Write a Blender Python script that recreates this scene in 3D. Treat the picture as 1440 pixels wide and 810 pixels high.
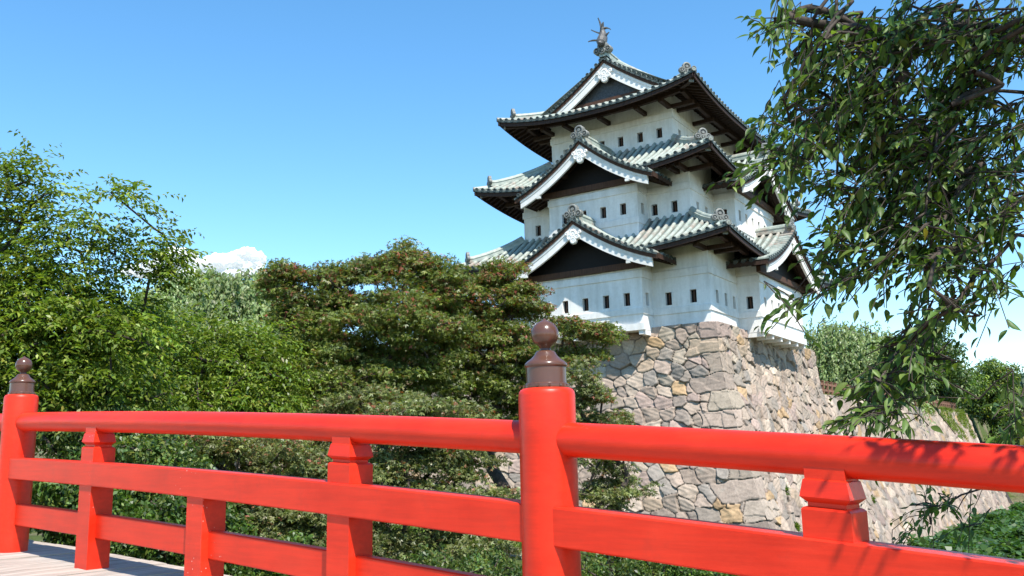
import bpy, bmesh, math, random
import numpy as np
from mathutils import Vector, Matrix

for o in list(bpy.data.objects):
    bpy.data.objects.remove(o)
SC = bpy.context.scene
COL = SC.collection
rng = np.random.default_rng(7)
random.seed(7)

# ------------------------------------------------------------------ camera
CAM = np.array([15.0248, -39.8010, -5.9146])
FW = np.array([-0.53594, 0.82433, 0.18235])
RT = np.array([0.83589, 0.54844, -0.02251])
UP = np.array([0.11857, -0.14036, 0.98298])
FPX = 1288.94                                   # focal length for a 1440 px wide picture
cam_d = bpy.data.cameras.new('camera')
cam_d.sensor_width = 36.0
cam_d.lens = 36.0 * FPX / 1440.0
cam_d.clip_start = 0.05
cam_d.clip_end = 20000
cam = bpy.data.objects.new('camera', cam_d)
COL.objects.link(cam)
cam.matrix_world = Matrix(((RT[0], UP[0], -FW[0], CAM[0]), (RT[1], UP[1], -FW[1], CAM[1]),
                           (RT[2], UP[2], -FW[2], CAM[2]), (0, 0, 0, 1)))
SC.camera = cam

# ------------------------------------------------------------------ sun, sky, exposure
SUN = Vector((0.56, -0.36, 1.0)).normalized()
EL = math.asin(SUN.z)
world = bpy.data.worlds.new('World')
SC.world = world
world.use_nodes = True
wn = world.node_tree.nodes
wl = world.node_tree.links
wn.clear()
sky = wn.new('ShaderNodeTexSky')
sky.sky_type = 'NISHITA'
sky.sun_disc = False
sky.sun_elevation = EL
sky.sun_rotation = math.atan2(SUN.x, SUN.y)
sky.air_density = 1.0
sky.dust_density = 0.0
sky.ozone_density = 2.0
hsv = wn.new('ShaderNodeHueSaturation')
hsv.inputs['Hue'].default_value = 0.493
hsv.inputs['Saturation'].default_value = 1.24
hsv.inputs['Value'].default_value = 1.0
bg = wn.new('ShaderNodeBackground')
bg.inputs['Strength'].default_value = 0.15
wo = wn.new('ShaderNodeOutputWorld')
wl.new(sky.outputs[0], hsv.inputs['Color'])
wl.new(hsv.outputs[0], bg.inputs['Color'])
wl.new(bg.outputs[0], wo.inputs['Surface'])

sun_d = bpy.data.lights.new('sun', 'SUN')
sun_d.energy = 4.6
sun_d.angle = math.radians(0.5)
sun_d.color = (1.0, 0.955, 0.88)
sun = bpy.data.objects.new('sun', sun_d)
COL.objects.link(sun)
sun.rotation_euler = SUN.to_track_quat('Z', 'Y').to_euler()
sun.location = (30, -40, 60)

SC.view_settings.view_transform = 'Standard'
SC.view_settings.look = 'None'
SC.view_settings.gamma = 1.0
SC.view_settings.exposure = 0.86
SC.view_settings.use_curve_mapping = False


# ------------------------------------------------------------------ helpers
def at(px, py, dep):
    """world point for a pixel of the 1440x810 photograph at a depth along the view axis"""
    return CAM + dep * (FW + RT * (px - 720) / FPX - UP * (py - 405) / FPX)


def nrm(v):
    v = np.asarray(v, float)
    return v / (np.linalg.norm(v, axis=-1, keepdims=True) + 1e-12)


def tag(o, label=None, cat=None, group=None, kind=None):
    if label: o['label'] = label
    if cat: o['category'] = cat
    if group: o['group'] = group
    if kind: o['kind'] = kind
    return o


def thing(name, loc, label, cat, group=None):
    o = bpy.data.objects.new(name, None)
    o.empty_display_size = 0.3
    COL.objects.link(o)
    o.location = Vector([float(c) for c in loc])
    return tag(o, label, cat, group)


def root_offset(parent):
    off = Vector((0, 0, 0))
    while parent is not None:
        off = off + parent.location
        parent = parent.parent
    return off


class MB:
    """collects faces in world space and links them as one mesh object"""
    def __init__(s):
        s.v = []; s.f = []; s.m = []

    def quad(s, a, b, c, d, m=0):
        n = len(s.v)
        s.v += [tuple(a), tuple(b), tuple(c), tuple(d)]
        s.f.append((n, n + 1, n + 2, n + 3)); s.m.append(m)

    def poly(s, pts, m=0):
        n = len(s.v)
        s.v += [tuple(p) for p in pts]
        s.f.append(tuple(range(n, n + len(pts)))); s.m.append(m)

    def grid(s, P, m=0, close=False):
        """P: rows x cols x 3"""
        R, C = len(P), len(P[0])
        n = len(s.v)
        for r in P:
            s.v += [tuple(p) for p in r]
        for i in range(R - 1):
            for j in range(C if close else C - 1):
                k = (j + 1) % C
                s.f.append((n + i * C + j, n + i * C + k, n + (i + 1) * C + k, n + (i + 1) * C + j)); s.m.append(m)
        return n

    def hexa(s, p, m=0):
        """eight corners: bottom 4 then top 4"""
        n = len(s.v)
        s.v += [tuple(q) for q in p]
        for f in ((3, 2, 1, 0), (4, 5, 6, 7), (0, 1, 5, 4), (1, 2, 6, 5), (2, 3, 7, 6), (3, 0, 4, 7)):
            s.f.append(tuple(n + i for i in f)); s.m.append(m)

    def box(s, c, ax, ay, az, m=0):
        c = np.asarray(c, float); ax = np.asarray(ax, float); ay = np.asarray(ay, float); az = np.asarray(az, float)
        p = [c + i * ax + j * ay - az for i, j in ((-1, -1), (1, -1), (1, 1), (-1, 1))]
        q = [x + 2 * az for x in p]
        s.hexa(p + q, m)

    def bar(s, a, b, w, h, up=(0, 0, 1), m=0):
        """rectangular bar from a to b, width w, height h"""
        a = np.asarray(a, float); b = np.asarray(b, float)
        d = nrm(b - a); x = nrm(np.cross(d, up)); y = np.cross(x, d)
        s.hexa([a - x * w / 2 - y * h / 2, b - x * w / 2 - y * h / 2, b + x * w / 2 - y * h / 2, a + x * w / 2 - y * h / 2,
                a - x * w / 2 + y * h / 2, b - x * w / 2 + y * h / 2, b + x * w / 2 + y * h / 2, a + x * w / 2 + y * h / 2], m)

    def tube(s, pts, rad, n=8, m=0, cap=True):
        pts = [np.asarray(p, float) for p in pts]
        if not hasattr(rad, '__len__'):
            rad = [rad] * len(pts)
        rows = []
        ref = np.array([0.13, 0.21, 1.0])
        for i, p in enumerate(pts):
            d = nrm(pts[min(i + 1, len(pts) - 1)] - pts[max(i - 1, 0)])
            if abs(d @ nrm(ref)) > 0.95:
                ref = np.array([1.0, 0.2, 0.1])
            x = nrm(np.cross(d, ref)); y = np.cross(d, x)
            rows.append([p + rad[i] * (math.cos(2 * math.pi * k / n) * x + math.sin(2 * math.pi * k / n) * y) for k in range(n)])
        k0 = s.grid(rows, m, close=True)
        if cap:
            s.f.append(tuple(k0 + k for k in range(n))); s.m.append(m)
            e = k0 + (len(pts) - 1) * n
            s.f.append(tuple(e + n - 1 - k for k in range(n))); s.m.append(m)

    def lathe(s, c, prof, n=32, m=0):
        """prof: (radius, z) pairs round the vertical axis through c"""
        rows = [[(c[0] + r * math.cos(2 * math.pi * k / n), c[1] + r * math.sin(2 * math.pi * k / n), c[2] + z) for k in range(n)] for r, z in prof]
        s.grid(rows, m, close=True)

    def extrude(s, pts, vec, m=0):
        """polygon (list of 3d points) extruded along vec"""
        vec = np.asarray(vec, float)
        a = [np.asarray(p, float) for p in pts]; b = [p + vec for p in a]
        s.poly(a[::-1], m); s.poly(b, m)
        for i in range(len(a)):
            j = (i + 1) % len(a)
            s.quad(a[i], a[j], b[j], b[i], m)

    def build(s, name, mats, parent=None, smooth=False, loc=None):
        if not isinstance(mats, (list, tuple)):
            mats = [mats]
        me = bpy.data.meshes.new(name)
        o = bpy.data.objects.new(name, me)
        COL.objects.link(o)
        off = root_offset(parent)
        if parent is not None:
            o.parent = parent
        elif loc is not None:
            o.location = Vector([float(c) for c in loc]); off = o.location.copy()
        V = np.array(s.v, float) - np.array(off)
        me.from_pydata(V.tolist(), [], s.f)
        for mt in mats:
            me.materials.append(mt)
        me.polygons.foreach_set('material_index', np.array(s.m, dtype=np.int32))
        if smooth:
            me.polygons.foreach_set('use_smooth', np.ones(len(s.f), dtype=bool))
            bm = bmesh.new(); bm.from_mesh(me)
            bmesh.ops.remove_doubles(bm, verts=bm.verts, dist=1e-4)
            for e in bm.edges:
                if len(e.link_faces) == 2 and e.calc_face_angle(0) > math.radians(38):
                    e.smooth = False
            bm.to_mesh(me); bm.free()
        me.update()
        return o


def fast_mesh(name, V, Fq, mats, parent=None, col=None, smooth=False, loc=None):
    """V: n x 3, Fq: m x k index array with equal face sizes"""
    me = bpy.data.meshes.new(name)
    o = bpy.data.objects.new(name, me)
    COL.objects.link(o)
    off = root_offset(parent)
    if parent is not None:
        o.parent = parent
    elif loc is not None:
        o.location = Vector([float(c) for c in loc]); off = o.location.copy()
    V = np.asarray(V, np.float64) - np.array(off)
    k = Fq.shape[1]
    me.vertices.add(len(V)); me.vertices.foreach_set('co', V.astype(np.float32).ravel())
    me.loops.add(Fq.size); me.loops.foreach_set('vertex_index', Fq.astype(np.int32).ravel())
    me.polygons.add(len(Fq))
    me.polygons.foreach_set('loop_start', (np.arange(len(Fq)) * k).astype(np.int32))
    me.polygons.foreach_set('loop_total', np.full(len(Fq), k, np.int32))
    if smooth:
        me.polygons.foreach_set('use_smooth', np.ones(len(Fq), dtype=bool))
    if not isinstance(mats, (list, tuple)):
        mats = [mats]
    for mt in mats:
        me.materials.append(mt)
    if col is not None:
        a = me.attributes.new('col', 'FLOAT_COLOR', 'POINT')
        c4 = np.ones((len(V), 4), np.float32); c4[:, :3] = col
        a.data.foreach_set('color', c4.ravel())
    me.update(calc_edges=True)
    return o


# ------------------------------------------------------------------ materials
class NT:
    def __init__(s, name, rough=0.6, spec=0.5):
        s.mat = bpy.data.materials.new(name); s.mat.use_nodes = True
        s.n = s.mat.node_tree.nodes; s.l = s.mat.node_tree.links
        s.b = s.n['Principled BSDF']
        s.b.inputs['Roughness'].default_value = rough
        s.b.inputs['Specular IOR Level'].default_value = spec
        s.tc = s.n.new('ShaderNodeTexCoord')

    def link(s, a, b): s.l.new(a, b)

    def noise(s, scale, detail=4, rough=0.55, vec=None, stretch=None):
        t = s.n.new('ShaderNodeTexNoise'); t.inputs['Scale'].default_value = scale
        t.inputs['Detail'].default_value = detail; t.inputs['Roughness'].default_value = rough
        v = vec or s.tc.outputs['Object']
        if stretch:
            mp = s.n.new('ShaderNodeMapping'); mp.inputs['Scale'].default_value = stretch
            s.link(v, mp.inputs['Vector']); v = mp.outputs[0]
        s.link(v, t.inputs['Vector'])
        return t.outputs['Fac']

    def ramp(s, fac, stops):
        r = s.n.new('ShaderNodeValToRGB')
        e = r.color_ramp.elements
        while len(e) < len(stops): e.new(0.5)
        for k, (p, c) in enumerate(stops):
            e[k].position = p
            e[k].color = (c, c, c, 1) if not hasattr(c, '__len__') else (*c, 1)
        s.link(fac, r.inputs['Fac'])
        return r.outputs['Color']

    def mix(s, fac, a, b, mode='MIX'):
        m = s.n.new('ShaderNodeMix'); m.data_type = 'RGBA'; m.blend_type = mode
        for sock, val in ((m.inputs[0], fac), (m.inputs[6], a), (m.inputs[7], b)):
            if hasattr(val, 'is_output') or isinstance(val, bpy.types.NodeSocket): s.link(val, sock)
            elif hasattr(val, '__len__'): sock.default_value = (*val, 1)
            else: sock.default_value = val
        return m.outputs[2]

    def attr(s, name='col'):
        a = s.n.new('ShaderNodeAttribute'); a.attribute_name = name
        return a.outputs['Color']

    def bump(s, h, strength=0.3, dist=0.02):
        b = s.n.new('ShaderNodeBump'); b.inputs['Strength'].default_value = strength; b.inputs['Distance'].default_value = dist
        s.link(h, b.inputs['Height']); s.link(b.outputs[0], s.b.inputs['Normal'])

    def color(s, c):
        if isinstance(c, bpy.types.NodeSocket): s.link(c, s.b.inputs['Base Color'])
        else: s.b.inputs['Base Color'].default_value = (*c, 1)
        return s


def mat_plaster():
    t = NT('white_plaster', 0.75, 0.3)
    big = t.noise(0.55, 5, 0.6)
    streak = t.noise(1.0, 5, 0.65, stretch=(2.6, 2.6, 0.35))
    st = t.ramp(t.mix(0.5, big, streak), [(0.42, 0.0), (0.68, 1.0)])
    c = t.mix(st, (0.85, 0.825, 0.785), (0.62, 0.585, 0.52))
    fine = t.ramp(t.noise(7, 6, 0.7), [(0.35, 0.92), (0.65, 1.0)])
    t.color(t.mix(1.0, c, fine, 'MULTIPLY'))
    t.bump(t.noise(14, 5), 0.12, 0.02)
    return t.mat


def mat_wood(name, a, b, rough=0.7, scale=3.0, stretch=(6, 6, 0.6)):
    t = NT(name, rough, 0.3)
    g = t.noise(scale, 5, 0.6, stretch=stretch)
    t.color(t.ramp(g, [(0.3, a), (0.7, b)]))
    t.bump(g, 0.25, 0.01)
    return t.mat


def mat_copper():
    t = NT('verdigris_copper_tile', 0.55, 0.4)
    n1 = t.noise(0.7, 5, 0.65)
    n2 = t.noise(3.5, 6, 0.7)
    green = t.ramp(n2, [(0.3, (0.20, 0.245, 0.215)), (0.5, (0.31, 0.345, 0.30)), (0.7, (0.43, 0.445, 0.385))])
    brown = t.ramp(n2, [(0.3, (0.20, 0.13, 0.10)), (0.7, (0.36, 0.265, 0.215))])
    t.color(t.mix(t.ramp(n1, [(0.52, 0.0), (0.66, 0.85)]), green, brown))
    t.b.inputs['Metallic'].default_value = 0.0
    t.bump(n2, 0.2, 0.01)
    return t.mat


def mat_flat(name, c, rough=0.6, spec=0.4, var=0.15, scale=4):
    t = NT(name, rough, spec)
    n = t.noise(scale, 5)
    t.color(t.ramp(n, [(0.3, tuple(x * (1 - var) for x in c)), (0.7, tuple(min(1, x * (1 + var)) for x in c))]))
    return t.mat


def mat_stone():
    t = NT('wall_stone', 0.85, 0.25)
    n1 = t.noise(2.2, 7, 0.68)
    n2 = t.noise(11, 7, 0.7)
    k = t.mix(0.5, t.ramp(n1, [(0.3, 0.56), (0.68, 1.18)]), t.ramp(n2, [(0.28, 0.5), (0.7, 1.3)]))
    c = t.mix(1.0, t.attr(), k, 'MULTIPLY')
    lich = t.ramp(t.noise(1.1, 6, 0.7), [(0.60, 0.0), (0.72, 0.55)])
    c = t.mix(lich, c, (0.25, 0.24, 0.20))
    t.color(c)
    t.bump(t.mix(0.5, n2, t.noise(28, 5)), 0.55, 0.03)
    return t.mat


def mat_red():
    t = NT('vermilion_lacquer', 0.36, 0.30)
    n = t.noise(1.4, 6, 0.65)
    c = t.ramp(n, [(0.3, (0.58, 0.019, 0.005)), (0.52, (0.69, 0.029, 0.008)), (0.72, (0.74, 0.040, 0.013))])
    # long faint brush marks and grain
    br = t.noise(2.2, 5, 0.6, stretch=(0.8, 9, 16))
    c = t.mix(1.0, c, t.ramp(br, [(0.35, 0.86), (0.62, 1.0)]), 'MULTIPLY')
    # pale flecks and small chips of worn paint
    v = t.n.new('ShaderNodeTexVoronoi'); v.inputs['Scale'].default_value = 26
    t.link(t.tc.outputs['Object'], v.inputs['Vector'])
    sp = t.ramp(v.outputs['Distance'], [(0.07, 1.0), (0.11, 0.0)])
    msk = t.ramp(t.noise(0.9, 3), [(0.63, 0.0), (0.70, 1.0)])
    c = t.mix(t.mix(1.0, sp, msk, 'MULTIPLY'), c, (0.80, 0.66, 0.58))
    chip = t.ramp(t.noise(4.2, 8, 0.75, stretch=(1, 1, 3.5)), [(0.715, 0.0), (0.728, 1.0)])
    c = t.mix(chip, c, (0.52, 0.33, 0.20))
    grime = t.ramp(t.noise(3.0, 7, 0.72), [(0.56, 0.0), (0.78, 0.35)])
    c = t.mix(grime, c, (0.25, 0.03, 0.02))
    t.color(c)
    t.bump(t.mix(0.4, br, t.noise(30, 5)), 0.22, 0.006)
    t.link(t.ramp(n, [(0.3, 0.30), (0.7, 0.46)]), t.b.inputs['Roughness'])
    return t.mat


def mat_leaf(name, trans=0.35, rough=0.42, spec=0.4):
    t = NT(name, rough, spec)
    c = t.attr()
    t.color(c)
    tr = t.n.new('ShaderNodeBsdfTranslucent')
    tc = t.mix(1.0, c, (1.35, 1.5, 0.55), 'MULTIPLY')
    t.link(tc, tr.inputs['Color'])
    mx = t.n.new('ShaderNodeMixShader'); mx.inputs[0].default_value = trans
    t.link(t.b.outputs[0], mx.inputs[1]); t.link(tr.outputs[0], mx.inputs[2])
    t.link(mx.outputs[0], t.n['Material Output'].inputs['Surface'])
    return t.mat


def mat_ground():
    t = NT('soil_and_moss', 0.95, 0.1)
    a = t.noise(0.25, 6); b = t.noise(3, 7, 0.7)
    c1 = t.ramp(b, [(0.3, (0.035, 0.045, 0.015)), (0.7, (0.09, 0.12, 0.03))])
    c2 = t.ramp(b, [(0.3, (0.09, 0.07, 0.045)), (0.7, (0.22, 0.18, 0.12))])
    t.color(t.mix(t.ramp(a, [(0.45, 0.0), (0.6, 1.0)]), c1, c2))
    t.bump(b, 0.8, 0.1)
    return t.mat


M_PLASTER = mat_plaster()
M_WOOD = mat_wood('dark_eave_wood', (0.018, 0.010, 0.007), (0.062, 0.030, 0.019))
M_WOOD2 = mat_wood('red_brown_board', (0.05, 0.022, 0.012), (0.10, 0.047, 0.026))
M_COPPER = mat_copper()
M_TILEEND = mat_flat('tile_end_copper', (0.075, 0.095, 0.09), 0.6, 0.3, 0.4)
M_PAN = mat_flat('weathered_shaded_pan_tile', (0.135, 0.15, 0.13), 0.65, 0.3, 0.45, 1.5)  # dirtier pans between the ribs, with the valley shade put into the colour
M_ORN = mat_flat('weathered_copper_ornament', (0.17, 0.172, 0.155), 0.5, 0.4, 0.3, 6)
M_DARKCU = mat_flat('dark_bronze', (0.09, 0.085, 0.08), 0.5, 0.5, 0.5, 7)
M_STONE = mat_stone()
M_RED = mat_red()
M_BROWN = mat_flat('brown_cap_paint', (0.100, 0.044, 0.028), 0.24, 0.5, 0.1, 9)
M_DECK = mat_wood('weathered_deck_plank', (0.25, 0.205, 0.17), (0.50, 0.42, 0.35), 0.85, 2.0, (9, 0.7, 1))
M_GROUND = mat_ground()
M_BARK = mat_wood('bark', (0.022, 0.016, 0.012), (0.085, 0.065, 0.05), 0.9, 3, (5, 5, 1.5))
M_FENCE = mat_flat('red_brown_fence', (0.22, 0.115, 0.075), 0.8, 0.2, 0.3)
M_LEAF = mat_leaf('leaf')
M_LEAFN = mat_leaf('cherry_leaf_glossy', 0.34, 0.45, 0.3)
M_BLACK = mat_flat('window_dark', (0.012, 0.009, 0.008), 0.6, 0.2)
M_CLOUD = mat_flat('cloud_white', (0.95, 0.95, 0.95), 1.0, 0.0, 0.01)
_t = M_CLOUD.node_tree
_tr = _t.nodes.new('ShaderNodeBsdfTranslucent'); _tr.inputs['Color'].default_value = (1, 1, 1, 1)
_mx = _t.nodes.new('ShaderNodeMixShader'); _mx.inputs[0].default_value = 0.5
_t.links.new(_t.nodes['Principled BSDF'].outputs[0], _mx.inputs[1]); _t.links.new(_tr.outputs[0], _mx.inputs[2])
_t.links.new(_mx.outputs[0], _t.nodes['Material Output'].inputs['Surface'])
M_CREST = mat_flat('carved_dark_panel', (0.045, 0.045, 0.045), 0.5, 0.5, 0.6, 9)
#PART2
# ------------------------------------------------------------------ ground
def sstep(x, a, b):
    t = np.clip((np.asarray(x, float) - a) / (b - a), 0, 1)
    return t * t * (3 - 2 * t)


WALL_Y1 = 57.0          # far end of the long moat wall
PLAT = -2.75            # level of the inner bailey behind the wall


def ground_z(x, y):
    x = np.asarray(x, float); y = np.asarray(y, float)
    west = -8.9 - 2.5 * sstep(y, -9, -5) * sstep(x, -8, -2) + 1.55 * sstep(-y, 26, 36) * sstep(-x, -9, -3) + 0.6 * sstep(-x, 2, 14)
    east = -7.7 + 0 * x
    z = west + (-11.7 - west) * sstep(x, 4.2, 7.0)
    z = z + (east - z) * sstep(x, 15.2 + 0.12 * (y + 36), 18.2 + 0.12 * (y + 36))
    xe = 0.2 + np.clip(y - 15, 0, 60) * 0.04
    plat = sstep(-(x - xe), 0.0, 0.6) * sstep(y, 0.6, 1.2)
    z = z + (PLAT - z) * plat
    far = sstep(y, WALL_Y1 + 1, WALL_Y1 + 16)
    z = z + (-5.0 - z) * far * (1 - plat)
    bump_ = 0.18 * np.sin(x * 0.9 + 1.3 * np.sin(y * 0.5)) * np.sin(y * 0.8 + x * 0.3)
    return z + bump_ * (1 - plat)


def build_ground():
    def axis(c, near, step, far, n):
        a = np.arange(c - near, c + near + step, step)
        g = np.geomspace(near + step, far, n)
        return np.concatenate([c - g[::-1], a, c + g])
    xs = axis(0.0, 30, 0.6, 6000, 40); ys = axis(0.0, 62, 0.8, 6000, 40)
    X, Y = np.meshgrid(xs, ys)
    Z = ground_z(X, Y)
    V = np.stack([X, Y, Z], -1).reshape(-1, 3)
    R, C = X.shape
    i = np.arange(R - 1)[:, None] * C + np.arange(C - 1)[None, :]
    F = np.stack([i, i + 1, i + C + 1, i + C], -1).reshape(-1, 4)
    o = fast_mesh('ground', V, F, M_GROUND, smooth=True)
    o['kind'] = 'structure'


build_ground()


# ------------------------------------------------------------------ stone walls of the moat
PROF_Z = np.array([0.0, -1.6, -2.9, -3.9, -5.42, -6.83, -8.19, -11.5, -12.7])
PROF_T = np.array([0.20, 0.33, 0.62, 0.96, 1.45, 2.02, 2.57, 3.95, 4.45])


def batter(z):
    return np.interp(-np.asarray(z, float), -PROF_Z, PROF_T)


def hash1(a, b, k):
    h = np.sin(a * 127.1 + b * 311.7 + k * 74.7) * 43758.5453
    return h - np.floor(h)


PAL = np.array((1.07, 1.0, 0.92)) * np.array([(0.345, 0.285, 0.238), (0.300, 0.250, 0.215), (0.385, 0.318, 0.262), (0.275, 0.245, 0.215), (0.365, 0.293, 0.225), (0.43, 0.365, 0.305), (0.325, 0.258, 0.230),
                (0.385, 0.275, 0.165), (0.35, 0.305, 0.25), (0.245, 0.225, 0.205), (0.36, 0.297, 0.25), (0.315, 0.27, 0.228), (0.335, 0.275, 0.235), (0.40, 0.335, 0.28), (0.29, 0.25, 0.22), (0.355, 0.29, 0.245)])


def vor(u, v, cu, cv, seed):
    """irregular, roughly squared cells: id pair, distance to the nearest joint, offset from the cell centre"""
    u = u + 0.05 * np.sin(v * 2.3 + 1.7 * np.sin(u * 1.1)) + 0.012 * np.sin(v * 13.0 + u * 7.0)
    v = v + 0.06 * np.sin(u * 1.9 + 2.1 * np.sin(v * 0.9)) + 0.012 * np.sin(u * 12.0 - v * 8.0)
    iu = np.floor(u / cu); iv = np.floor(v / cv)
    f1 = np.full(u.shape, 1e9); f2 = np.full(u.shape, 1e9)
    bu = np.zeros_like(u); bv = np.zeros_like(u); bx = np.zeros_like(u); by = np.zeros_like(u)
    for dv in (-2, -1, 0, 1, 2):
        for du in (-2, -1, 0, 1, 2):
            a = iu + du; b = iv + dv
            px = (a + 0.5 + 0.85 * (hash1(a, b, seed) - 0.5) + 0.5 * (np.mod(b, 2) - 0.5)) * cu
            py = (b + 0.5 + 0.75 * (hash1(a, b, seed + 1) - 0.5)) * cv
            an = 0.7 * (hash1(a, b, seed + 4) - 0.5)
            x = (u - px) + an * (v - py); y = (v - py) * 1.12 - an * (u - px)
            d = (np.abs(x) ** 3.2 + np.abs(y) ** 3.2) ** (1 / 3.2) - 0.20 * cv * hash1(a, b, seed + 2)
            k = d < f1
            f2 = np.where(k, f1, np.minimum(f2, d))
            f1 = np.where(k, d, f1); bu = np.where(k, a, bu); bv = np.where(k, b, bv); bx = np.where(k, px, bx); by = np.where(k, py, by)
    return bu, bv, (f2 - f1) * 0.5, u - bx, v - by


ROWS = np.cumsum(np.array([0.0] + [0.72 + 0.36 * random.random() for _ in range(18)]))


def stone_face(u, v, face):
    """height of the stone relief and its colour; u along the face from the corner, v down the slope"""
    cu = 0.92 + 0.0 * u
    a, b, bd, du, dv = vor(u, v, 0.76, 0.58, 11 + 40 * face)
    # the squared corner stones laid long side, short side in turn
    vr = v + 0.09 * np.sin(u * 1.3 + np.floor(v) * 1.1) + 0.03 * np.sin(u * 5.1 + v * 3.0) * np.clip(u * 4, 0, 1) - 0.10 * np.clip(u, 0, 1.4) * (1 - 2 * face) * 0.6
    vr = np.maximum(vr, 0.0)
    r = np.clip(np.searchsorted(ROWS, vr, side='right') - 1, 0, len(ROWS) - 2)
    odd = (r + face) % 2
    L = np.where(odd == 1, 1.65, 0.85) + 0.5 * (hash1(r, face, 5) - 0.5) + 0.16 * np.sin(vr * 4.0 + r)
    inc = u < L
    rb = np.minimum(vr - ROWS[r], ROWS[r + 1] - vr)
    cb = np.minimum(L - u, rb)
    bd = np.where(inc, np.maximum(cb, 0), np.minimum(bd, np.maximum(u - L, 0)))
    ida = np.where(inc, 900 + r, a); idb = np.where(inc, 7.0, b)
    cutw = 0.03 + 0.06 * hash1(ida, idb, 3) ** 2
    e = np.clip(bd / cutw, 0, 1)
    h = 0.12 * (1 - (1 - e) ** 3.5)
    rough = np.where(inc, 0.35, 1.0)
    h = h + rough * (0.10 * (hash1(ida, idb, 8) - 0.5) + du * 0.34 * (hash1(ida, idb, 9) - 0.5) + dv * 0.42 * (hash1(ida, idb, 10) - 0.5))
    h = h - rough * 0.05 * np.clip(0.5 - hash1(ida, idb, 14), 0, 1) * np.abs(du + 0.6 * dv) * 4
    h = h + 0.018 * rough * np.sin(u * 9.1 + 3 * np.sin(v * 7.3)) * np.sin(v * 11.7 + u * 4.1)
    k = np.floor(hash1(ida, idb, 21) * len(PAL) * 0.999).astype(int)
    k = np.where(inc & ((k == 9) | (k == 7)), 1, k)
    c = PAL[k] * (0.80 + 0.40 * hash1(ida, idb, 22))[..., None]
    jn = 0.5 + 0.5 * np.sin(u * 3.1 + 2 * np.sin(v * 2.7)) * np.sin(v * 3.7)
    c = c * (1 - (0.22 + 0.48 * jn) * (1 - np.clip((bd - 0.004) / (0.010 + 0.022 * jn), 0, 1)))[..., None]
    return h, c


def build_wall():
    Vs = []; Fs = []; Cs = []; n0 = 0

    def add(P, c, keep=None):
        nonlocal n0
        R, C = P.shape[:2]
        i = np.arange(R - 1)[:, None] * C + np.arange(C - 1)[None, :]
        F = np.stack([i, i + 1, i + C + 1, i + C], -1)
        if keep is not None: F = F[keep[:-1, :-1] & keep[1:, 1:]]
        Vs.append(P.reshape(-1, 3)); Cs.append(c.reshape(-1, 3)); Fs.append(F.reshape(-1, 4) + n0)
        n0 += R * C

    zs_f = np.arange(0, -12.5, -0.034)
    zs_c = np.arange(0, -12.5, -0.09)
    drift = lambda y: np.clip(y - 16, 0, 60) * 0.047
    # face towards the bridge
    for zs, us in ((zs_f, np.arange(0, 13, 0.036)), (zs_c, np.arange(12.98, 34, 0.12))):
        U, Z = np.meshgrid(us, zs)
        h, c = stone_face(U, -Z * 1.06, 0)
        t = batter(Z)
        e = np.clip(1 - U / 0.14, 0, 1)
        X = t - U + h * e; Y = -t - h
        add(np.stack([X, Y, Z], -1), c)
    # face along the moat
    for zs, us in ((zs_f, np.arange(0, 17.5, 0.036)), (zs_c, np.arange(17.48, WALL_Y1 + 4, 0.10))):
        U, Z = np.meshgrid(us, zs)
        h, c = stone_face(U, -Z * 1.06, 1)
        t = batter(Z)
        e = np.clip(1 - U / 0.14, 0, 1)
        Y = U - t - h * e
        X = t + h + drift(Y)
        keep = (Y < 15.9 - 0.18 * batter(Z)) | (Z < -2.6)
        add(np.stack([X, Y, Z], -1), c, keep)

    def flat(pts, n=12):
        a, b, c_, d = [np.array(p, float) for p in pts]
        s = np.linspace(0, 1, n)[None, :, None]; r = np.linspace(0, 1, n)[:, None, None]
        P = (a * (1 - s) + b * s) * (1 - r) + (d * (1 - s) + c_ * s) * r
        add(P, np.broadcast_to(np.array((0.33, 0.29, 0.25)), P.shape).copy())
    # tops of the keep's platform and of the long wall, and their hidden ends
    flat(((-34, -0.2, -0.02), (0.2, -0.2, -0.02), (0.2, 15.85, -0.02), (-34, 15.85, -0.02)))
    flat(((-34, 15.85, -0.02), (0.25, 15.85, -0.02), (0.6, 15.95, -2.75), (-34, 15.95, -2.75)))
    t0 = float(batter(-2.6))
    flat(((-0.6, 15.9, -2.62), (t0, 15.9, -2.62), (t0 + drift(WALL_Y1 + 3), WALL_Y1 + 3, -2.62), (-0.6 + drift(WALL_Y1 + 3), WALL_Y1 + 3, -2.62)), 20)
    t1 = float(batter(-12.4))
    flat(((t0 + 1.93, WALL_Y1 + 3, -2.62), (-6, WALL_Y1 + 3, -2.62), (-6, WALL_Y1 + 6, -12.4), (t1 + 1.95, WALL_Y1 + 3, -12.4)))
    V = np.concatenate(Vs); F = np.concatenate(Fs); Cc = np.concatenate(Cs)
    root = thing('stone_wall', (0, 0, -2.6), 'battered dry stone castle wall of grey and tan boulders with squared corner stones, under the white keep', 'stone wall')
    fast_mesh('stonework', V, F, M_STONE, root, Cc, smooth=False)
    return root


build_wall()


# ------------------------------------------------------------------ the keep
OX, OY = -5.9, 7.285
FR = {'S': ((1, 0), (0, -1)), 'E': ((0, 1), (1, 0)), 'N': ((-1, 0), (0, 1)), 'W': ((0, -1), (-1, 0))}


def Wp(side, w, t, z):
    b, a = FR[side]
    return np.array([OX + b[0] * w + a[0] * t, OY + b[1] * w + a[1] * t, z])


H1 = (5.9, 7.285); H2 = (4.79, 6.175); H3 = (3.6, 4.985)
keep = thing('castle_keep', (OX, OY, 0), 'white three storey castle keep with curved green copper tiled roofs on a stone base', 'castle')


def halves(H, side):
    return (H[0], H[1]) if side in 'SN' else (H[1], H[0])


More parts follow.
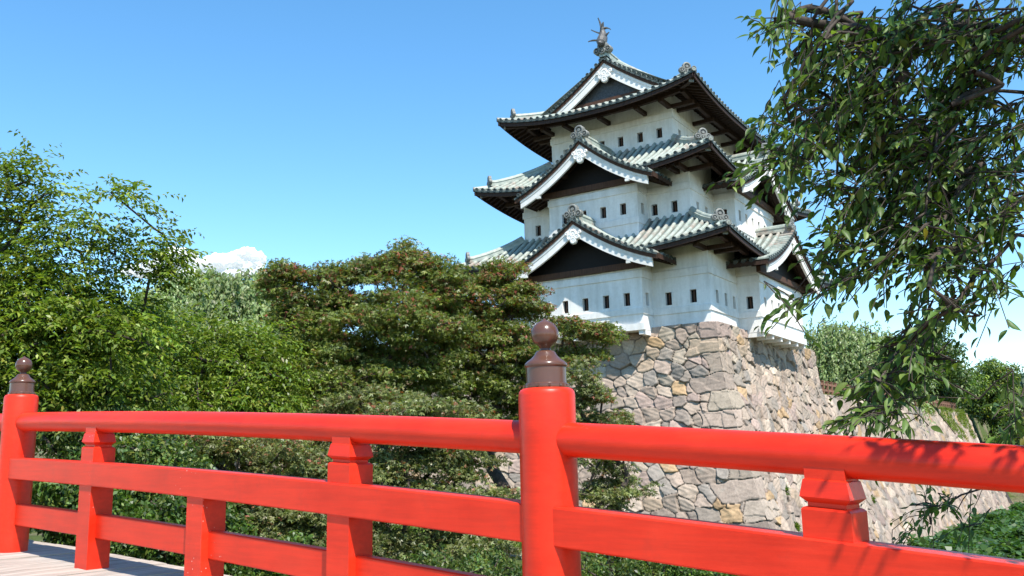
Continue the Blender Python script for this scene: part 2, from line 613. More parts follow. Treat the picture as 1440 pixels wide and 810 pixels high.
def offset_poly(poly, d):
    out = []
    n = len(poly)
    for i in range(n):
        p0, p1, p2 = np.array(poly[i - 1], float), np.array(poly[i], float), np.array(poly[(i + 1) % n], float)
        d1 = nrm(p1 - p0); d2 = nrm(p2 - p1)
        out.append(p1 + d * (np.array([d1[1], -d1[0]]) + np.array([d2[1], -d2[0]])))
    return out


def band(mb, poly, z0, z1, d, m=0):
    a = offset_poly(poly, 0.0); b = offset_poly(poly, d)
    n = len(poly)
    for i in range(n):
        j = (i + 1) % n
        A0, A1, B0, B1 = a[i], a[j], b[i], b[j]
        mb.quad((*B0, z0), (*B1, z0), (*B1, z1), (*B0, z1), m)
        mb.quad((*A0, z1 + d * 0.6), (*B0, z1), (*B1, z1), (*A1, z1 + d * 0.6), m)
        mb.quad((*A0, z0), (*A1, z0), (*B1, z0), (*B0, z0), m)


def wall_run(mb, p0, p1, z0, z1, holes, depth=0.24):
    """one straight run of plaster wall with real loophole openings; holes: (s, zc, w, h)"""
    p0 = np.array(p0, float); p1 = np.array(p1, float)
    L = np.linalg.norm(p1 - p0); d = (p1 - p0) / L; nrmv = np.array([d[1], -d[0]])
    P = lambda s, z, k=0.0: (p0[0] + d[0] * s - nrmv[0] * k, p0[1] + d[1] * s - nrmv[1] * k, z)
    ss = sorted({0.0, L} | {h[0] - h[2] / 2 for h in holes} | {h[0] + h[2] / 2 for h in holes})
    zz = sorted({z0, z1} | {h[1] - h[3] / 2 for h in holes} | {h[1] + h[3] / 2 for h in holes})
    for i in range(len(ss) - 1):
        for j in range(len(zz) - 1):
            sc = (ss[i] + ss[i + 1]) / 2; zc = (zz[j] + zz[j + 1]) / 2
            if any(abs(sc - h[0]) < h[2] / 2 and abs(zc - h[1]) < h[3] / 2 for h in holes): continue
            mb.quad(P(ss[i], zz[j]), P(ss[i + 1], zz[j]), P(ss[i + 1], zz[j + 1]), P(ss[i], zz[j + 1]))
    wins = []
    for s, zc, w, h in holes:
        a, b, c, e = s - w / 2, s + w / 2, zc - h / 2, zc + h / 2
        mb.quad(P(a, c), P(a, e), P(a, e, depth), P(a, c, depth)); mb.quad(P(b, c), P(b, c, depth), P(b, e, depth), P(b, e))
        mb.quad(P(a, c), P(a, c, depth), P(b, c, depth), P(b, c)); mb.quad(P(a, e), P(b, e), P(b, e, depth), P(a, e, depth))
        wins.append((P, s, zc, w, h, depth))
    return wins


def make_storey(poly, z0, z1, holes, zband, extra=None, tops={}):
    """holes: dict run index -> list of (x or y coordinate along the run measured from its start, zc, w, h)"""
    mb = MB(); wins = []
    n = len(poly)
    for i in range(n):
        wins += wall_run(mb, poly[i], poly[(i + 1) % n], z0, tops.get(i, z1), holes.get(i, []))
    band(mb, poly, zband, zband + 0.34, 0.055)
    if extra: extra(mb)
    o = mb.build('storey_wall', M_PLASTER, keep)
    for P, s, zc, w, h, d in wins:
        wb = MB()
        a, b, c, e = s - w / 2 + 0.003, s + w / 2 - 0.003, zc - h / 2 + 0.003, zc + h / 2 - 0.003
        k0, k1 = d - 0.03, d + 0.03
        wb.hexa([P(a, c, k1), P(b, c, k1), P(b, c, k0), P(a, c, k0), P(a, e, k1), P(b, e, k1), P(b, e, k0), P(a, e, k0)], 0)
        q0, q1 = s - 0.035, s + 0.035
        k0, k1 = d - 0.10, d - 0.032
        wb.hexa([P(q0, c, k1), P(q1, c, k1), P(q1, c, k0), P(q0, c, k0), P(q0, e, k1), P(q1, e, k1), P(q1, e, k0), P(q0, e, k0)], 1)
        wb.build('window', [M_BLACK, M_WOOD2], o)
    return o


# ---- first storey
BS1, BE1, PB1 = 3.025, 3.555, 1.13
x0, x1, y0, y1 = OX - H1[0], OX + H1[0], OY - H1[1], OY + H1[1]
poly1 = [(x0, y0), (OX - BS1, y0), (OX - BS1, y0 - PB1), (OX + BS1, y0 - PB1), (OX + BS1, y0), (x1, y0),
         (x1, OY - BE1), (x1 + PB1, OY - BE1), (x1 + PB1, OY + BE1), (x1, OY + BE1), (x1, y1), (x0, y1)]
WW, WH = 0.33, 0.62
hx = lambda *xs: [(x, 1.31, WW, WH) for x in xs]
holes1 = {0: hx(0.85, 1.95), 2: hx(0.79, 1.91, 3.03, 4.15, 5.25), 3: hx(0.56), 4: hx(0.82, 2.06), 5: hx(0.96, 2.1, 3.22),
          6: hx(0.60), 7: hx(0.8, 1.9, 3.0, 4.1, 5.2, 6.3), 9: hx(0.8, 2.0)}


def extra1(mb):
    band(mb, poly1, 0.57, 0.86, 0.05)
    # overhanging floors of the two bays with their white sill beams
    for side, hb, hh in (('S', BS1, H1[1]), ('E', BE1, H1[0])):
        f = hh + PB1
        mb.hexa([Wp(side, -hb, hh - 0.1, -0.17), Wp(side, hb, hh - 0.1, -0.17), Wp(side, hb, f - 0.004, -0.17), Wp(side, -hb, f - 0.004, -0.17),
                 Wp(side, -hb, hh - 0.1, -0.146), Wp(side, hb, hh - 0.1, -0.146), Wp(side, hb, f - 0.004, -0.146), Wp(side, -hb, f - 0.004, -0.146)])
        for s0, s1 in ((-hb - 0.10, hb + 0.10),):
            mb.hexa([Wp(side, s0, f - 0.12, -0.20), Wp(side, s1, f - 0.12, -0.20), Wp(side, s1, f + 0.11, -0.20), Wp(side, s0, f + 0.11, -0.20),
                     Wp(side, s0, f - 0.12, 0.12), Wp(side, s1, f - 0.12, 0.12), Wp(side, s1, f + 0.11, 0.12), Wp(side, s0, f + 0.11, 0.12)])
        n = 6
        for i in range(n):
            w = -hb + 0.12 + i * (2 * hb - 0.24) / (n - 1)
            mb.hexa([Wp(side, w - .11, hh - 0.2, -0.40), Wp(side, w + .11, hh - 0.2, -0.40), Wp(side, w + .11, f + 0.05, -0.40), Wp(side, w - .11, f + 0.05, -0.40),
                     Wp(side, w - .11, hh - 0.2, -0.172), Wp(side, w + .11, hh - 0.2, -0.172), Wp(side, w + .11, f + 0.05, -0.172), Wp(side, w - .11, f + 0.05, -0.172)])


make_storey(poly1, -0.145, 4.55, holes1, 2.297, extra1, {1: 3.38, 2: 2.85, 3: 3.38, 6: 3.32, 7: 2.85, 8: 3.32})

# ---- second storey
BS2, BE2, PB2 = 2.51, 3.10, 1.14
x0, x1, y0, y1 = OX - H2[0], OX + H2[0], OY - H2[1], OY + H2[1]
poly2 = [(x0, y0), (OX - BS2, y0), (OX - BS2, y0 - PB2), (OX + BS2, y0 - PB2), (OX + BS2, y0), (x1, y0),
         (x1, OY - BE2), (x1 + PB2, OY - BE2), (x1 + PB2, OY + BE2), (x1, OY + BE2), (x1, y1), (x0, y1)]
h2 = lambda *xs: [(x, 6.05, WW, 0.58) for x in xs]
holes2 = {0: h2(0.88, 1.8), 2: h2(0.9, 2.0, 3.12, 4.22), 3: h2(0.57), 4: h2(0.37, 1.43), 5: h2(0.95, 2.1), 6: h2(0.55),
          7: h2(0.7, 1.7, 2.7, 3.7, 4.7, 5.6), 9: h2(0.7, 1.8)}
make_storey(poly2, 4.35, 8.75, holes2, 6.825, lambda mb: band(mb, poly2, 5.25, 5.55, 0.045),
            {1: 7.70, 2: 7.37, 3: 7.70, 6: 7.62, 7: 7.37, 8: 7.62})

# ---- third storey
x0, x1, y0, y1 = OX - H3[0], OX + H3[0], OY - H3[1], OY + H3[1]
poly3 = [(x0, y0), (x1, y0), (x1, y1), (x0, y1)]
h3 = lambda *xs: [(x, 10.43, WW, 0.54) for x in xs]
holes3 = {0: h3(0.9, 2.0, 3.11, 4.22, 5.35, 6.44), 1: h3(0.9, 2.0, 4.0, 5.1, 7.0, 8.1)}
make_storey(poly3, 9.3, 12.45, holes3, 11.10, lambda mb: band(mb, poly3, 9.78, 9.98, 0.045))

RIB_N = 6


def rib(mb, pts, r, across, m=0, n=RIB_N):
    """half round cover tile along a path"""
    across = np.asarray(across, float)
    rows = []
    for i, p in enumerate(pts):
        d = nrm(pts[min(i + 1, len(pts) - 1)] - pts[max(i - 1, 0)])
        up = nrm(np.cross(across, d)); up = up if up[2] > 0 else -up
        rows.append([p + r * (math.cos(math.pi * k / n) * across + 1.15 * math.sin(math.pi * k / n) * up) for k in range(n + 1)])
    mb.grid(rows, m)


def disc(mb, c, out, r, m_rim, m_in, n=10, dep=0.07):
    """round tile end with a recessed face"""
    out = nrm(np.asarray(out, float)); x = nrm(np.cross(out, (0, 0, 1))); y = np.cross(x, out)
    ring = lambda rr, k: [c + out * k + rr * (math.cos(2 * math.pi * i / n) * x + math.sin(2 * math.pi * i / n) * y) for i in range(n)]
    mb.grid([ring(r, -dep), ring(r, 0.02), ring(r * 0.72, 0.02), ring(r * 0.66, -0.012)], m_rim, close=True)
    mb.poly(ring(r * 0.66, -0.012), m_in)
    mb.poly(ring(r * 0.28, 0.004), m_rim)


def onigawara(mb, c, out, s=1.0, m=0, dep=0.2):
    """ridge end tile: a big roundel over two curled side lobes"""
    out = nrm(np.asarray(out, float)); x = nrm(np.cross(out, (0, 0, 1))); y = np.array([0, 0, 1.0])
    n = 18
    for cx_, cz_, r in ((0, 0.20, 0.30), (-0.36, -0.06, 0.20), (0.36, -0.06, 0.20), (0, -0.12, 0.2)):
        cc = c + s * (cx_ * x + cz_ * y)
        ring = lambda rr, k: [cc + out * k * s + s * rr * (math.cos(2 * math.pi * i / n) * x + math.sin(2 * math.pi * i / n) * y) for i in range(n)]
        mb.grid([ring(r, -dep), ring(r, 0.0), ring(r * 0.82, 0.03), ring(r * 0.66, 0.03), ring(r * 0.58, -0.03), ring(r * 0.36, -0.03), ring(r * 0.30, 0.04)], m, close=True)
        mb.poly(ring(r * 0.30, 0.04), m)
        mb.poly(ring(r * 0.58, -0.028), m + 1)
        mb.poly(ring(r, -dep)[::-1], m)


def ridge_stack(mb, pts, w, h, m=0):
    """built up ridge: stacked courses with a half round cap"""
    pts = [np.asarray(p, float) for p in pts]
    rows = []
    prof = [(-0.5, -0.12), (-0.5, 0.18), (-0.44, 0.20), (-0.44, 0.46), (-0.52, 0.48), (-0.52, 0.56), (-0.36, 0.60), (-0.30, 0.80), (-0.16, 0.95), (0, 1.0)]
    prof = prof + [(-a, b) for a, b in prof[-2::-1]]
    for i, p in enumerate(pts):
        d = nrm(pts[min(i + 1, len(pts) - 1)] - pts[max(i - 1, 0)])
        x = nrm(np.cross(d, (0, 0, 1))); y = np.cross(x, d)
        rows.append([p + a * w * x + b * h * y for a, b in prof])
    k = mb.grid(rows, m)
    n = len(prof)
    mb.f.append(tuple(k + j for j in range(n))); mb.m.append(m)
    e = k + (len(pts) - 1) * n
    mb.f.append(tuple(e + n - 1 - j for j in range(n))); mb.m.append(m)


SP = 0.40


class Roof:
    """one tier of hipped eaves; w along a side, d inwards from the eave line"""
    def __init__(s, H, o, base, lift, Dl, hip_d, D, cuts):
        s.H, s.o, s.base, s.lift, s.Dl, s.hip_d, s.D, s.cuts = H, o, base, lift, Dl, hip_d, D, cuts

    def geo(s, side):
        hw, ht = halves(s.H, side)
        return hw + s.o, ht + s.o           # half length of the eave, t of the eave

    def half(s, side, d):
        He, te = s.geo(side)
        return max(He - min(d, s.hip_d), 0.2)

    def Z(s, side, w, d):
        q = min(abs(w) / s.half(side, d), 1.0)
        return s.base(d) + s.lift * q ** 2.4 * max(0.0, 1 - d / s.Dl) ** 1.4

    def d0(s, side, w):
        if side not in s.cuts: return 0.0
        zg, Wg = s.cuts[side]
        if abs(w) >= Wg: return 0.0
        g = zg(abs(w)) - 0.03
        for k in range(61):
            d = s.D[side] * k / 60
            if s.Z(side, w, d) >= g: return d
        return s.D[side]

    def d1(s, side, w):
        He, te = s.geo(side)
        if s.D[side] > s.hip_d + 1e-6 and abs(w) <= He - s.hip_d: return s.D[side]
        return min(s.D[side], max(He - abs(w), 0.0))

    def P(s, side, w, d, dz=0.0):
        He, te = s.geo(side)
        return Wp(side, w, te - d, s.Z(side, w, d) + dz)


def build_roof(R, name_label=None):
    tiles = MB(); K = 7; unders = {}
    for side in 'SENW':
        cutside = side in R.cuts
        if cutside: unders[side, 1] = MB(); unders[side, -1] = MB()
        else: unders[side, 1] = unders[side, -1] = MB()
        U = lambda w, s_=side: unders[s_, 1 if w >= 0 else -1]
        He, te = R.geo(side)
        b = np.array([*FR[side][0], 0.0]); a = np.array([*FR[side][1], 0.0])
        n = int(round(2 * He / SP)); sp = 2 * He / n
        ws = [-He + sp * i for i in range(n + 1)]
        for i in range(n):                                             # pan tiles
            wa, wb = ws[i], ws[i + 1]
            wa_ = min(max(wa, -He + 0.002), He - 0.002); wb_ = min(max(wb, -He + 0.002), He - 0.002)
            a0, a1, b0, b1 = R.d0(side, wa_), R.d1(side, wa_), R.d0(side, wb_), R.d1(side, wb_)
            if max(a1 - a0, b1 - b0) <= 0.01: continue
            a0 = min(a0, a1); b0 = min(b0, b1)
            rows = [[R.P(side, wa_, a0 + (a1 - a0) * k / K), R.P(side, wb_, b0 + (b1 - b0) * k / K)] for k in range(K + 1)]
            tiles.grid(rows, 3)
            if a0 == 0 and b0 == 0:                                    # eave edge
                p, q = rows[0]
                tiles.quad(p, q, q + np.array([0, 0, -0.10]), p + np.array([0, 0, -0.10]), 1)
                p2 = p - a * 0.07; q2 = q - a * 0.07
                U(wa + wb).hexa([p2 + (0, 0, -.30), q2 + (0, 0, -.30), q2 - a * .06 + (0, 0, -.30), p2 - a * .06 + (0, 0, -.30),
                            p2 + (0, 0, -.103), q2 + (0, 0, -.103), q2 - a * .06 + (0, 0, -.103), p2 - a * .06 + (0, 0, -.103)], 0)
        for i in range(n):                                             # cover tiles
            w = ws[i] + sp / 2
            e0, e1 = R.d0(side, w), R.d1(side, w)
            if e1 - e0 < 0.12: continue
            pts = [R.P(side, w, e0 + (e1 - e0) * k / K, 0.015) for k in range(K + 1)]
            rib(tiles, pts, 0.10, b, 0)
            if e0 == 0: disc(tiles, pts[0] + (0, 0, 0.025), a, 0.105, 1, 2)
        # boarded underside, rafters, eave beam, brackets
        Wg = R.cuts[side][1] if side in R.cuts else 0
        M = 24
        wl_ = [-He + 2 * He * i / M for i in range(M + 1)]
        dw = R.o + 0.02
        for i in range(M):
            wa, wb = wl_[i], wl_[i + 1]
            if max(abs(wa), abs(wb)) < Wg - 0.35: continue
            rows = []
            for k in range(5):
                f = k / 4
                da, db = min(dw * f, max(He - abs(wa), 0)), min(dw * f, max(He - abs(wb), 0))
                rows.append([R.P(side, wa, 0.1 * (1 - f) + da, -0.20), R.P(side, wb, 0.1 * (1 - f) + db, -0.20)])
            U(wa + wb).grid(rows, 0)
        k = int(He / 0.36)
        for i in range(-k, k + 1):
            w = i * 0.36
            dmax = min(dw, He - abs(w))
            if abs(w) < Wg - 0.2 or dmax < 0.3: continue
            U(w).bar(R.P(side, w, 0.16, -0.27), R.P(side, w, dmax, -0.27), 0.10, 0.13, m=0)
        hw, ht = halves(R.H, side)
        tb = ht + 0.98; db = R.o - 0.98
        segs = [(-hw - 0.9, -Wg + 0.25), (Wg - 0.25, hw + 0.9)] if Wg else [(-hw - 0.9, hw + 0.9)]
        for s0, s1 in segs:
            if s1 - s0 < 0.3: continue
            nn = 8
            for j in range(nn):
                wa, wb = s0 + (s1 - s0) * j / nn, s0 + (s1 - s0) * (j + 1) / nn
                zo = -0.46
                U(wa + wb).bar(R.P(side, wa, db, zo), R.P(side, wb, db, zo), 0.20, 0.25, m=0)
        for i in range(-3, 4):
            w = i * 2.12
            if abs(w) > hw - 0.3 or (Wg and abs(w) < Wg + 0.1): continue
            z = R.Z(side, w, db) - 0.68
            U(w).bar(Wp(side, w, ht - 0.05, z), Wp(side, w, tb + 0.25, z), 0.20, 0.20, m=0)
        for sg in (-1, 1):
            w = sg * (hw - 0.11)
            z = R.Z(side, w, db) - 0.70
            if not (Wg and abs(w) < Wg - 0.3):
                U(w).bar(Wp(side, w, ht - 0.05, z), Wp(side, w, tb + 0.22, z), 0.22, 0.20, m=0)
    # corner rafters with metal caps
    for side in 'SENW':
        under = unders[side, 1]
        He, te = R.geo(side)
        hw, ht = halves(R.H, side)
        p0 = R.P(side, hw, R.o, -0.42); p1 = R.P(side, He - 0.3, 0.3, -0.34)
        under.bar(p0, p1, 0.22, 0.28, m=0)
        e = nrm(p1 - p0)
        under.bar(p1 - e * 0.02, p1 + e * 0.06, 0.25, 0.31, m=1)
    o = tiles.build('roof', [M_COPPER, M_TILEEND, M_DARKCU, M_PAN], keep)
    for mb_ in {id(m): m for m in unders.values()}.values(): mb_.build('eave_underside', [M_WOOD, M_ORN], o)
    # hip ridges
    hipd = R.hip_d
    for side in 'SENW':
        He, te = R.geo(side)
        mb = MB()
        pts = []
        for k in range(10):
            d = 0.62 + (hipd - 0.62) * k / 9
            pts.append(R.P(side, He - d, d, 0.04))
        pts[0][2] += 0.06
        ridge_stack(mb, pts, 0.30, 0.34, 0)
        b = np.array([*FR[side][0], 0.0]); a = np.array([*FR[side][1], 0.0])
        out = nrm(a + b)
        onigawara(mb, pts[0] + out * 0.06 + (0, 0, 0.22), out, 0.74, 1)
        tip = [R.P(side, He - d, d, 0.04) for d in (0.0, 0.2, 0.4, 0.62)]
        mb.tube(tip, 0.12, 8, 0)
        disc(mb, tip[0], out, 0.13, 1, 2)
        mb.build('hip_ridge', [M_COPPER, M_ORN, M_DARKCU], o)
    return o


def gable_mix(W, zapex, zend):
    """concave gable slope"""
    def f(w):
        v = min(abs(w) / W, 1.15)
        q = 1 - v
        return zend + (zapex - zend) * (0.55 * q + 0.45 * q * abs(q))
    return f


def build_gable(parent, side, zg, W, tf, tb, t_wall, z_wall, bay_half, Wb=None, ridge=True, bands=0.50, crest=False, ridge_back=None, pend=0.84):
    """gable whose verge faces outwards along `side`; tf front, tb back of the tiles"""
    b = np.array([*FR[side][0], 0.0]); a = np.array([*FR[side][1], 0.0])
    Wb = Wb or W - 0.32
    P = lambda w, t, dz=0.0: Wp(side, w, t, zg(abs(w)) + dz)
    tl = MB(); un = MB()
    N = 22
    for sg in (-1, 1):
        wsl = [sg * W * i / N for i in range(N + 1)]
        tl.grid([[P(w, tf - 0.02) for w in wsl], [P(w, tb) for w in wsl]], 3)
        un.grid([[P(w, tf - 0.06, -0.17) for w in wsl], [P(w, tb, -0.17) for w in wsl]], 0)
        tl.grid([[P(w, tf - 0.02) for w in wsl], [P(w, tf - 0.02, -0.09) for w in wsl]], 1)
        un.grid([[P(w, tf - 0.07, -0.092) for w in wsl], [P(w, tf - 0.07, -0.27) for w in wsl], [P(w, tf - 0.16, -0.27) for w in wsl]], 1)
        # side eave edge
        un.quad(P(sg * W, tf - .05, -0.0), P(sg * W, tb, -0.0), P(sg * W, tb, -0.24), P(sg * W, tf - .05, -0.24), 0)
        # verge tiles lying at right angles to the slope
        s = 0.16; w = 0.16
        while w < W - 0.05:
            p0, p1 = P(sg * w, tf), P(sg * w, tf - 0.66)
            tang = nrm(P(sg * (w + .02), tf) - P(sg * (w - .02), tf))
            rib(tl, [p0 + (0, 0, .01), p1 + (0, 0, .01)], 0.10, tang, 0)
            disc(tl, p0 + (0, 0, 0.03), a, 0.10, 1, 2)
            dz = abs(zg(w + 0.05) - zg(w)) / 0.05
            w += 0.345 / math.sqrt(1 + dz * dz)
        # slope tiles
        t = tf - 0.86
        while t > tb + 0.1:
            pts = [P(sg * W * k / 9, t, 0.015) for k in range(10)]
            rib(tl, pts, 0.10, a, 0)
            disc(tl, pts[-1] + (0, 0, 0.02), sg * b, 0.105, 1, 2)
            t -= SP
        # purlins / rafters under the verge
        for wq in (0.0, W * 0.36, W * 0.72):
            un.bar(P(sg * wq, tf - 0.25, -0.33), P(sg * wq, t_wall - 0.3, -0.33), 0.20, 0.24, m=0)
        t = tf - 0.45
        while t > tb:
            for k in range(8):
                wa, wb = sg * W * k / 8, sg * W * (k + 1) / 8
                if abs(wb) > W * 0.98: wb = sg * W * 0.96
                un.bar(P(wa, t, -0.22), P(wb, t, -0.22), 0.09, 0.10, up=(a[0], a[1], 0.01), m=0)
            t -= 0.36
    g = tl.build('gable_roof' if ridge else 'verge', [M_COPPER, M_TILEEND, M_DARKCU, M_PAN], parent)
    # dark boarded gable wall and its tie beam
    zt = z_wall
    tw = t_wall
    pts = [Wp(side, -min(bay_half, W), tw + 0.01, zt)]
    for i in range(-16, 17):
        w = min(bay_half, W) * i / 16
        pts.append(P(w, tw + 0.01, -0.18))
    pts.append(Wp(side, min(bay_half, W), tw + 0.01, zt))
    un.poly(pts, 2)
    un.bar(Wp(side, -bay_half - 0.25, tw + 0.10, zt + 0.14), Wp(side, bay_half + 0.25, tw + 0.10, zt + 0.14), 0.22, 0.28, m=1)
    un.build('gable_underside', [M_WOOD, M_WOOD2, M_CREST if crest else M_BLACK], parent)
    # white barge boards
    bb = MB()
    tq0, tq1 = tf - 0.14, tf - 0.26
    for sg in (-1, 1):
        top0, top1, bot0, bot1, l0, l1 = [], [], [], [], [], []
        for i in range(25):
            v = i / 24
            w = sg * Wb * v
            th = bands * (1.08 - 0.22 * v)
            top0.append(P(w, tq0, -0.25)); bot0.append(P(w, tq0, -0.25 - th))
            top1.append(P(w, tq1, -0.25)); bot1.append(P(w, tq1, -0.25 - th))
            l0.append(P(w, tq0 + 0.03, -0.25)); l1.append(P(w, tq0 + 0.03, -0.25 - th * 0.30))
        bb.grid([top0, bot0], 0); bb.grid([top1, bot1], 0); bb.grid([top0, top1], 0); bb.grid([bot0, bot1], 0)
        bb.quad(top0[-1], bot0[-1], bot1[-1], top1[-1], 0)
        # raised moulding along the upper edge
        bb.grid([l0, l1], 0); bb.grid([l1, [P(sg * Wb * i / 24, tq0 + 0.002, -0.25 - bands * (1.08 - 0.22 * i / 24) * 0.30) for i in range(25)]], 0)
    # notch blocks near the lower ends
    for sg in (-1, 1):
        w = sg * Wb * 0.70
        th = bands * (1.08 - 0.22 * 0.7)
        c = P(w, (tq0 + tq1) / 2, -0.25 - th - 0.05)
        bb.box(c, b * 0.11, a * 0.055, np.array([0, 0, 0.065]), 0)
    bb.build('bargeboard', M_PLASTER, parent)
    # pendant under the apex
    pd = MB()
    zc = zg(0) - 0.25 - bands * 0.95
    n = 16
    for cx_, cz_, r in ((0, -0.02, 0.26), (-0.24, -0.20, 0.20), (0.24, -0.20, 0.20), (0, -0.42, 0.22), (-0.42, 0.02, 0.13), (0.42, 0.02, 0.13)):
        cx_, cz_, r = cx_ * pend, cz_ * pend, r * pend
        ring = lambda rr, k: [Wp(side, cx_ + rr * math.cos(2 * math.pi * i / n), tf - 0.10 + k, zc + cz_ + rr * math.sin(2 * math.pi * i / n)) for i in range(n)]
        k = 0.01 * (cx_ + 0.5)
        pd.grid([ring(r, -0.10), ring(r, 0.02 + k), ring(r * 0.8, 0.055 + k), ring(r * 0.55, 0.06 + k), ring(r * 0.4, 0.035 + k), ring(r * .2, 0.05 + k)], 0, close=True)
        pd.poly(ring(r * .2, 0.05 + k), 0)
    pd.build('gable_pendant', M_PLASTER, parent)
    if ridge:
        rb = MB()
        rb_t = ridge_back
        pts = [P(0, tf - 0.12 - (tf - 0.12 - rb_t) * k / 6, 0.05) for k in range(7)]
        ridge_stack(rb, pts, 0.34, 0.40, 0)
        onigawara(rb, P(0, tf - 0.10, 0.30), a, 0.88, 1, 0.26)
        rb.build('gable_ridge', [M_COPPER, M_ORN, M_DARKCU], parent)
    return g


def skirt_base(ze, zt, D):
    return lambda d: ze + (zt - ze) * (0.72 * (d / D) + 0.28 * (d / D) ** 2)


# ---- lower roof
W1S, W1E = 4.35, 4.88
g1s = gable_mix(W1S, 5.40, 3.10); g1e = gable_mix(W1E, 5.40, 3.10)
D1 = 1.73 + 1.11
R1 = Roof(H1, 1.73, skirt_base(3.50, 5.55, D1), 0.55, D1, D1, dict(S=D1, N=D1, E=D1, W=D1), {'S': (g1s, W1S), 'E': (g1e, W1E)})
r1 = build_roof(R1)
build_gable(r1, 'S', g1s, W1S, 9.485, 6.25, H1[1] + PB1, 2.75, BS1, ridge_back=H2[1] + PB2 - 0.05)
build_gable(r1, 'E', g1e, W1E, 8.02, 4.85, H1[0] + PB1, 2.75, BE1, ridge_back=H2[0] + PB2 - 0.05)

# ---- middle roof
W2S, W2E = 3.90, 4.48
g2s = gable_mix(W2S, 9.72, 7.30); g2e = gable_mix(W2E, 9.72, 7.30)
D2 = 1.95 + 1.19
R2 = Roof(H2, 1.95, skirt_base(7.70, 9.85, D2), 0.67, D2, D2, dict(S=D2, N=D2, E=D2, W=D2), {'S': (g2s, W2S), 'E': (g2e, W2E)})
r2 = build_roof(R2)
build_gable(r2, 'S', g2s, W2S, 8.535, 5.1, H2[1] + PB2, 7.27, BS2, ridge_back=H3[1] - 0.05)
build_gable(r2, 'E', g2e, W2E, 6.98, 3.7, H2[0] + PB2, 7.27, BE2, ridge_back=H3[0] - 0.05)

# ---- upper roof with its two end gables
RUN3 = 3.6 + 2.16
base3 = lambda d: 11.75 + 3.45 * (0.64 * d / RUN3 + 0.36 * (d / RUN3) ** 2)
HIP3 = 1.95
R3 = Roof(H3, 2.16, base3, 0.66, 2.6, HIP3, dict(S=HIP3, N=HIP3, E=RUN3, W=RUN3), {})
r3 = build_roof(R3)
TG = 4.985 + 2.16 - HIP3 + 0.22
W3 = 3.72
g3 = lambda w: base3(RUN3 - abs(w))
for sd in 'SN':
    build_gable(r3, sd, g3, W3, TG, TG - 0.75, TG - 0.55, 12.72, 2.75, Wb=3.52, ridge=False, bands=0.60, crest=True, pend=0.9)
mr = MB()
pts = []
for k in range(13):
    v = -1 + 2 * k / 12
    pts.append(np.array([OX, OY + v * (TG - 0.02), g3(0) + 0.04 + 0.10 * v * v]))
ridge_stack(mr, pts, 0.46, 0.52, 0)
for sd, k in (('S', 0), ('N', -1)):
    a = np.array([*FR[sd][1], 0.0])
    onigawara(mr, pts[k] + a * 0.06 + (0, 0, 0.36), a, 0.95, 1, 0.3)
mr.build('main_ridge', [M_COPPER, M_ORN, M_DARKCU], r3)


# ridges coming down both slopes beside the verges
for sd in 'SN':
    for sg in (-1, 1):
        dr = MB()
        q = []
        for i in range(15):
            w = 0.3 + (RUN3 - 0.42 - 0.3) * i / 14
            q.append(Wp(sd, sg * w, TG - 0.92, base3(RUN3 - w) + 0.05))
        ridge_stack(dr, q, 0.30, 0.34, 0)
        b = np.array([*FR[sd][0], 0.0]) * sg
        onigawara(dr, q[-1] + b * 0.08 + (0, 0, 0.2), b, 0.7, 1, 0.2)
        dr.build('descending_ridge', [M_COPPER, M_ORN, M_DARKCU], r3)


def fish(sd, k):
    """roof end dolphin fish: scaled body curving up from the ridge, head down, tail in the air"""
    a = np.array([*FR[sd][1], 0.0]); b = np.array([*FR[sd][0], 0.0])
    o = pts[k] + (0, 0, 0.55)
    mb = MB()
    q = lambda t, z: o + a * t + np.array([0, 0, z])
    path = [q(0.16, 0.0), q(0.12, 0.12), q(0.02, 0.3), q(-0.08, 0.5), q(-0.12, 0.72), q(-0.08, 0.92), q(0.0, 1.08)]
    mb.tube(path, [0.18, 0.26, 0.30, 0.27, 0.21, 0.14, 0.08], 10, 0)
    mb.tube([q(0.1, 0.1), q(0.27, 0.06), q(0.36, 0.0)], [0.2, 0.15, 0.08], 8, 0)

    def blade(p0, p1, p2, w, th=0.05):
        P_ = [np.asarray(p0) * (1 - s) ** 2 + 2 * np.asarray(p1) * s * (1 - s) + np.asarray(p2) * s * s for s in np.linspace(0, 1, 7)]
        for i in range(6):
            wa = 2.0 * w * (1 - (i / 6) ** 1.6); wb_ = max(2.0 * w * (1 - ((i + 1) / 6) ** 1.6), 0.02)
            mb.bar(P_[i], P_[i + 1], th, (wa + wb_) / 2, up=a + (0.01, 0.02, 0.0))
    # tail fins
    blade(q(-0.02, 1.0), q(-0.05, 1.3) - b * 0.05, q(0.1, 1.62) - b * 0.14, 0.16)
    blade(q(0.0, 1.0), q(0.02, 1.2) + b * 0.1, q(0.0, 1.34) + b * 0.12, 0.15)
    blade(q(-0.05, 0.95), q(-0.2, 1.15) + b * .2, q(-0.26, 0.92) + b * .42, 0.12)
    # side and back fins
    blade(q(-0.05, 0.75) - b * .1, q(0.0, 0.9) - b * 0.4, q(0.05, 1.08) - b * 0.62, 0.10)
    blade(q(0.1, 0.3) - b * .15, q(0.15, 0.42) - b * 0.5, q(0.2, 0.36) - b * 0.75, 0.10)
    blade(q(0.0, 0.42) + b * .15, q(0.0, 0.6) + b * 0.3, q(0.0, 0.66) + b * 0.45, 0.09)
    blade(q(-0.22, 0.5), q(-0.4, 0.7), q(-0.42, 0.95), 0.14)
    blade(q(-0.2, 0.25), q(-0.4, 0.35), q(-0.46, 0.55), 0.13)
    mb.build('fish_ornament', M_DARKCU, r3)


fish('S', 0); fish('N', -1)
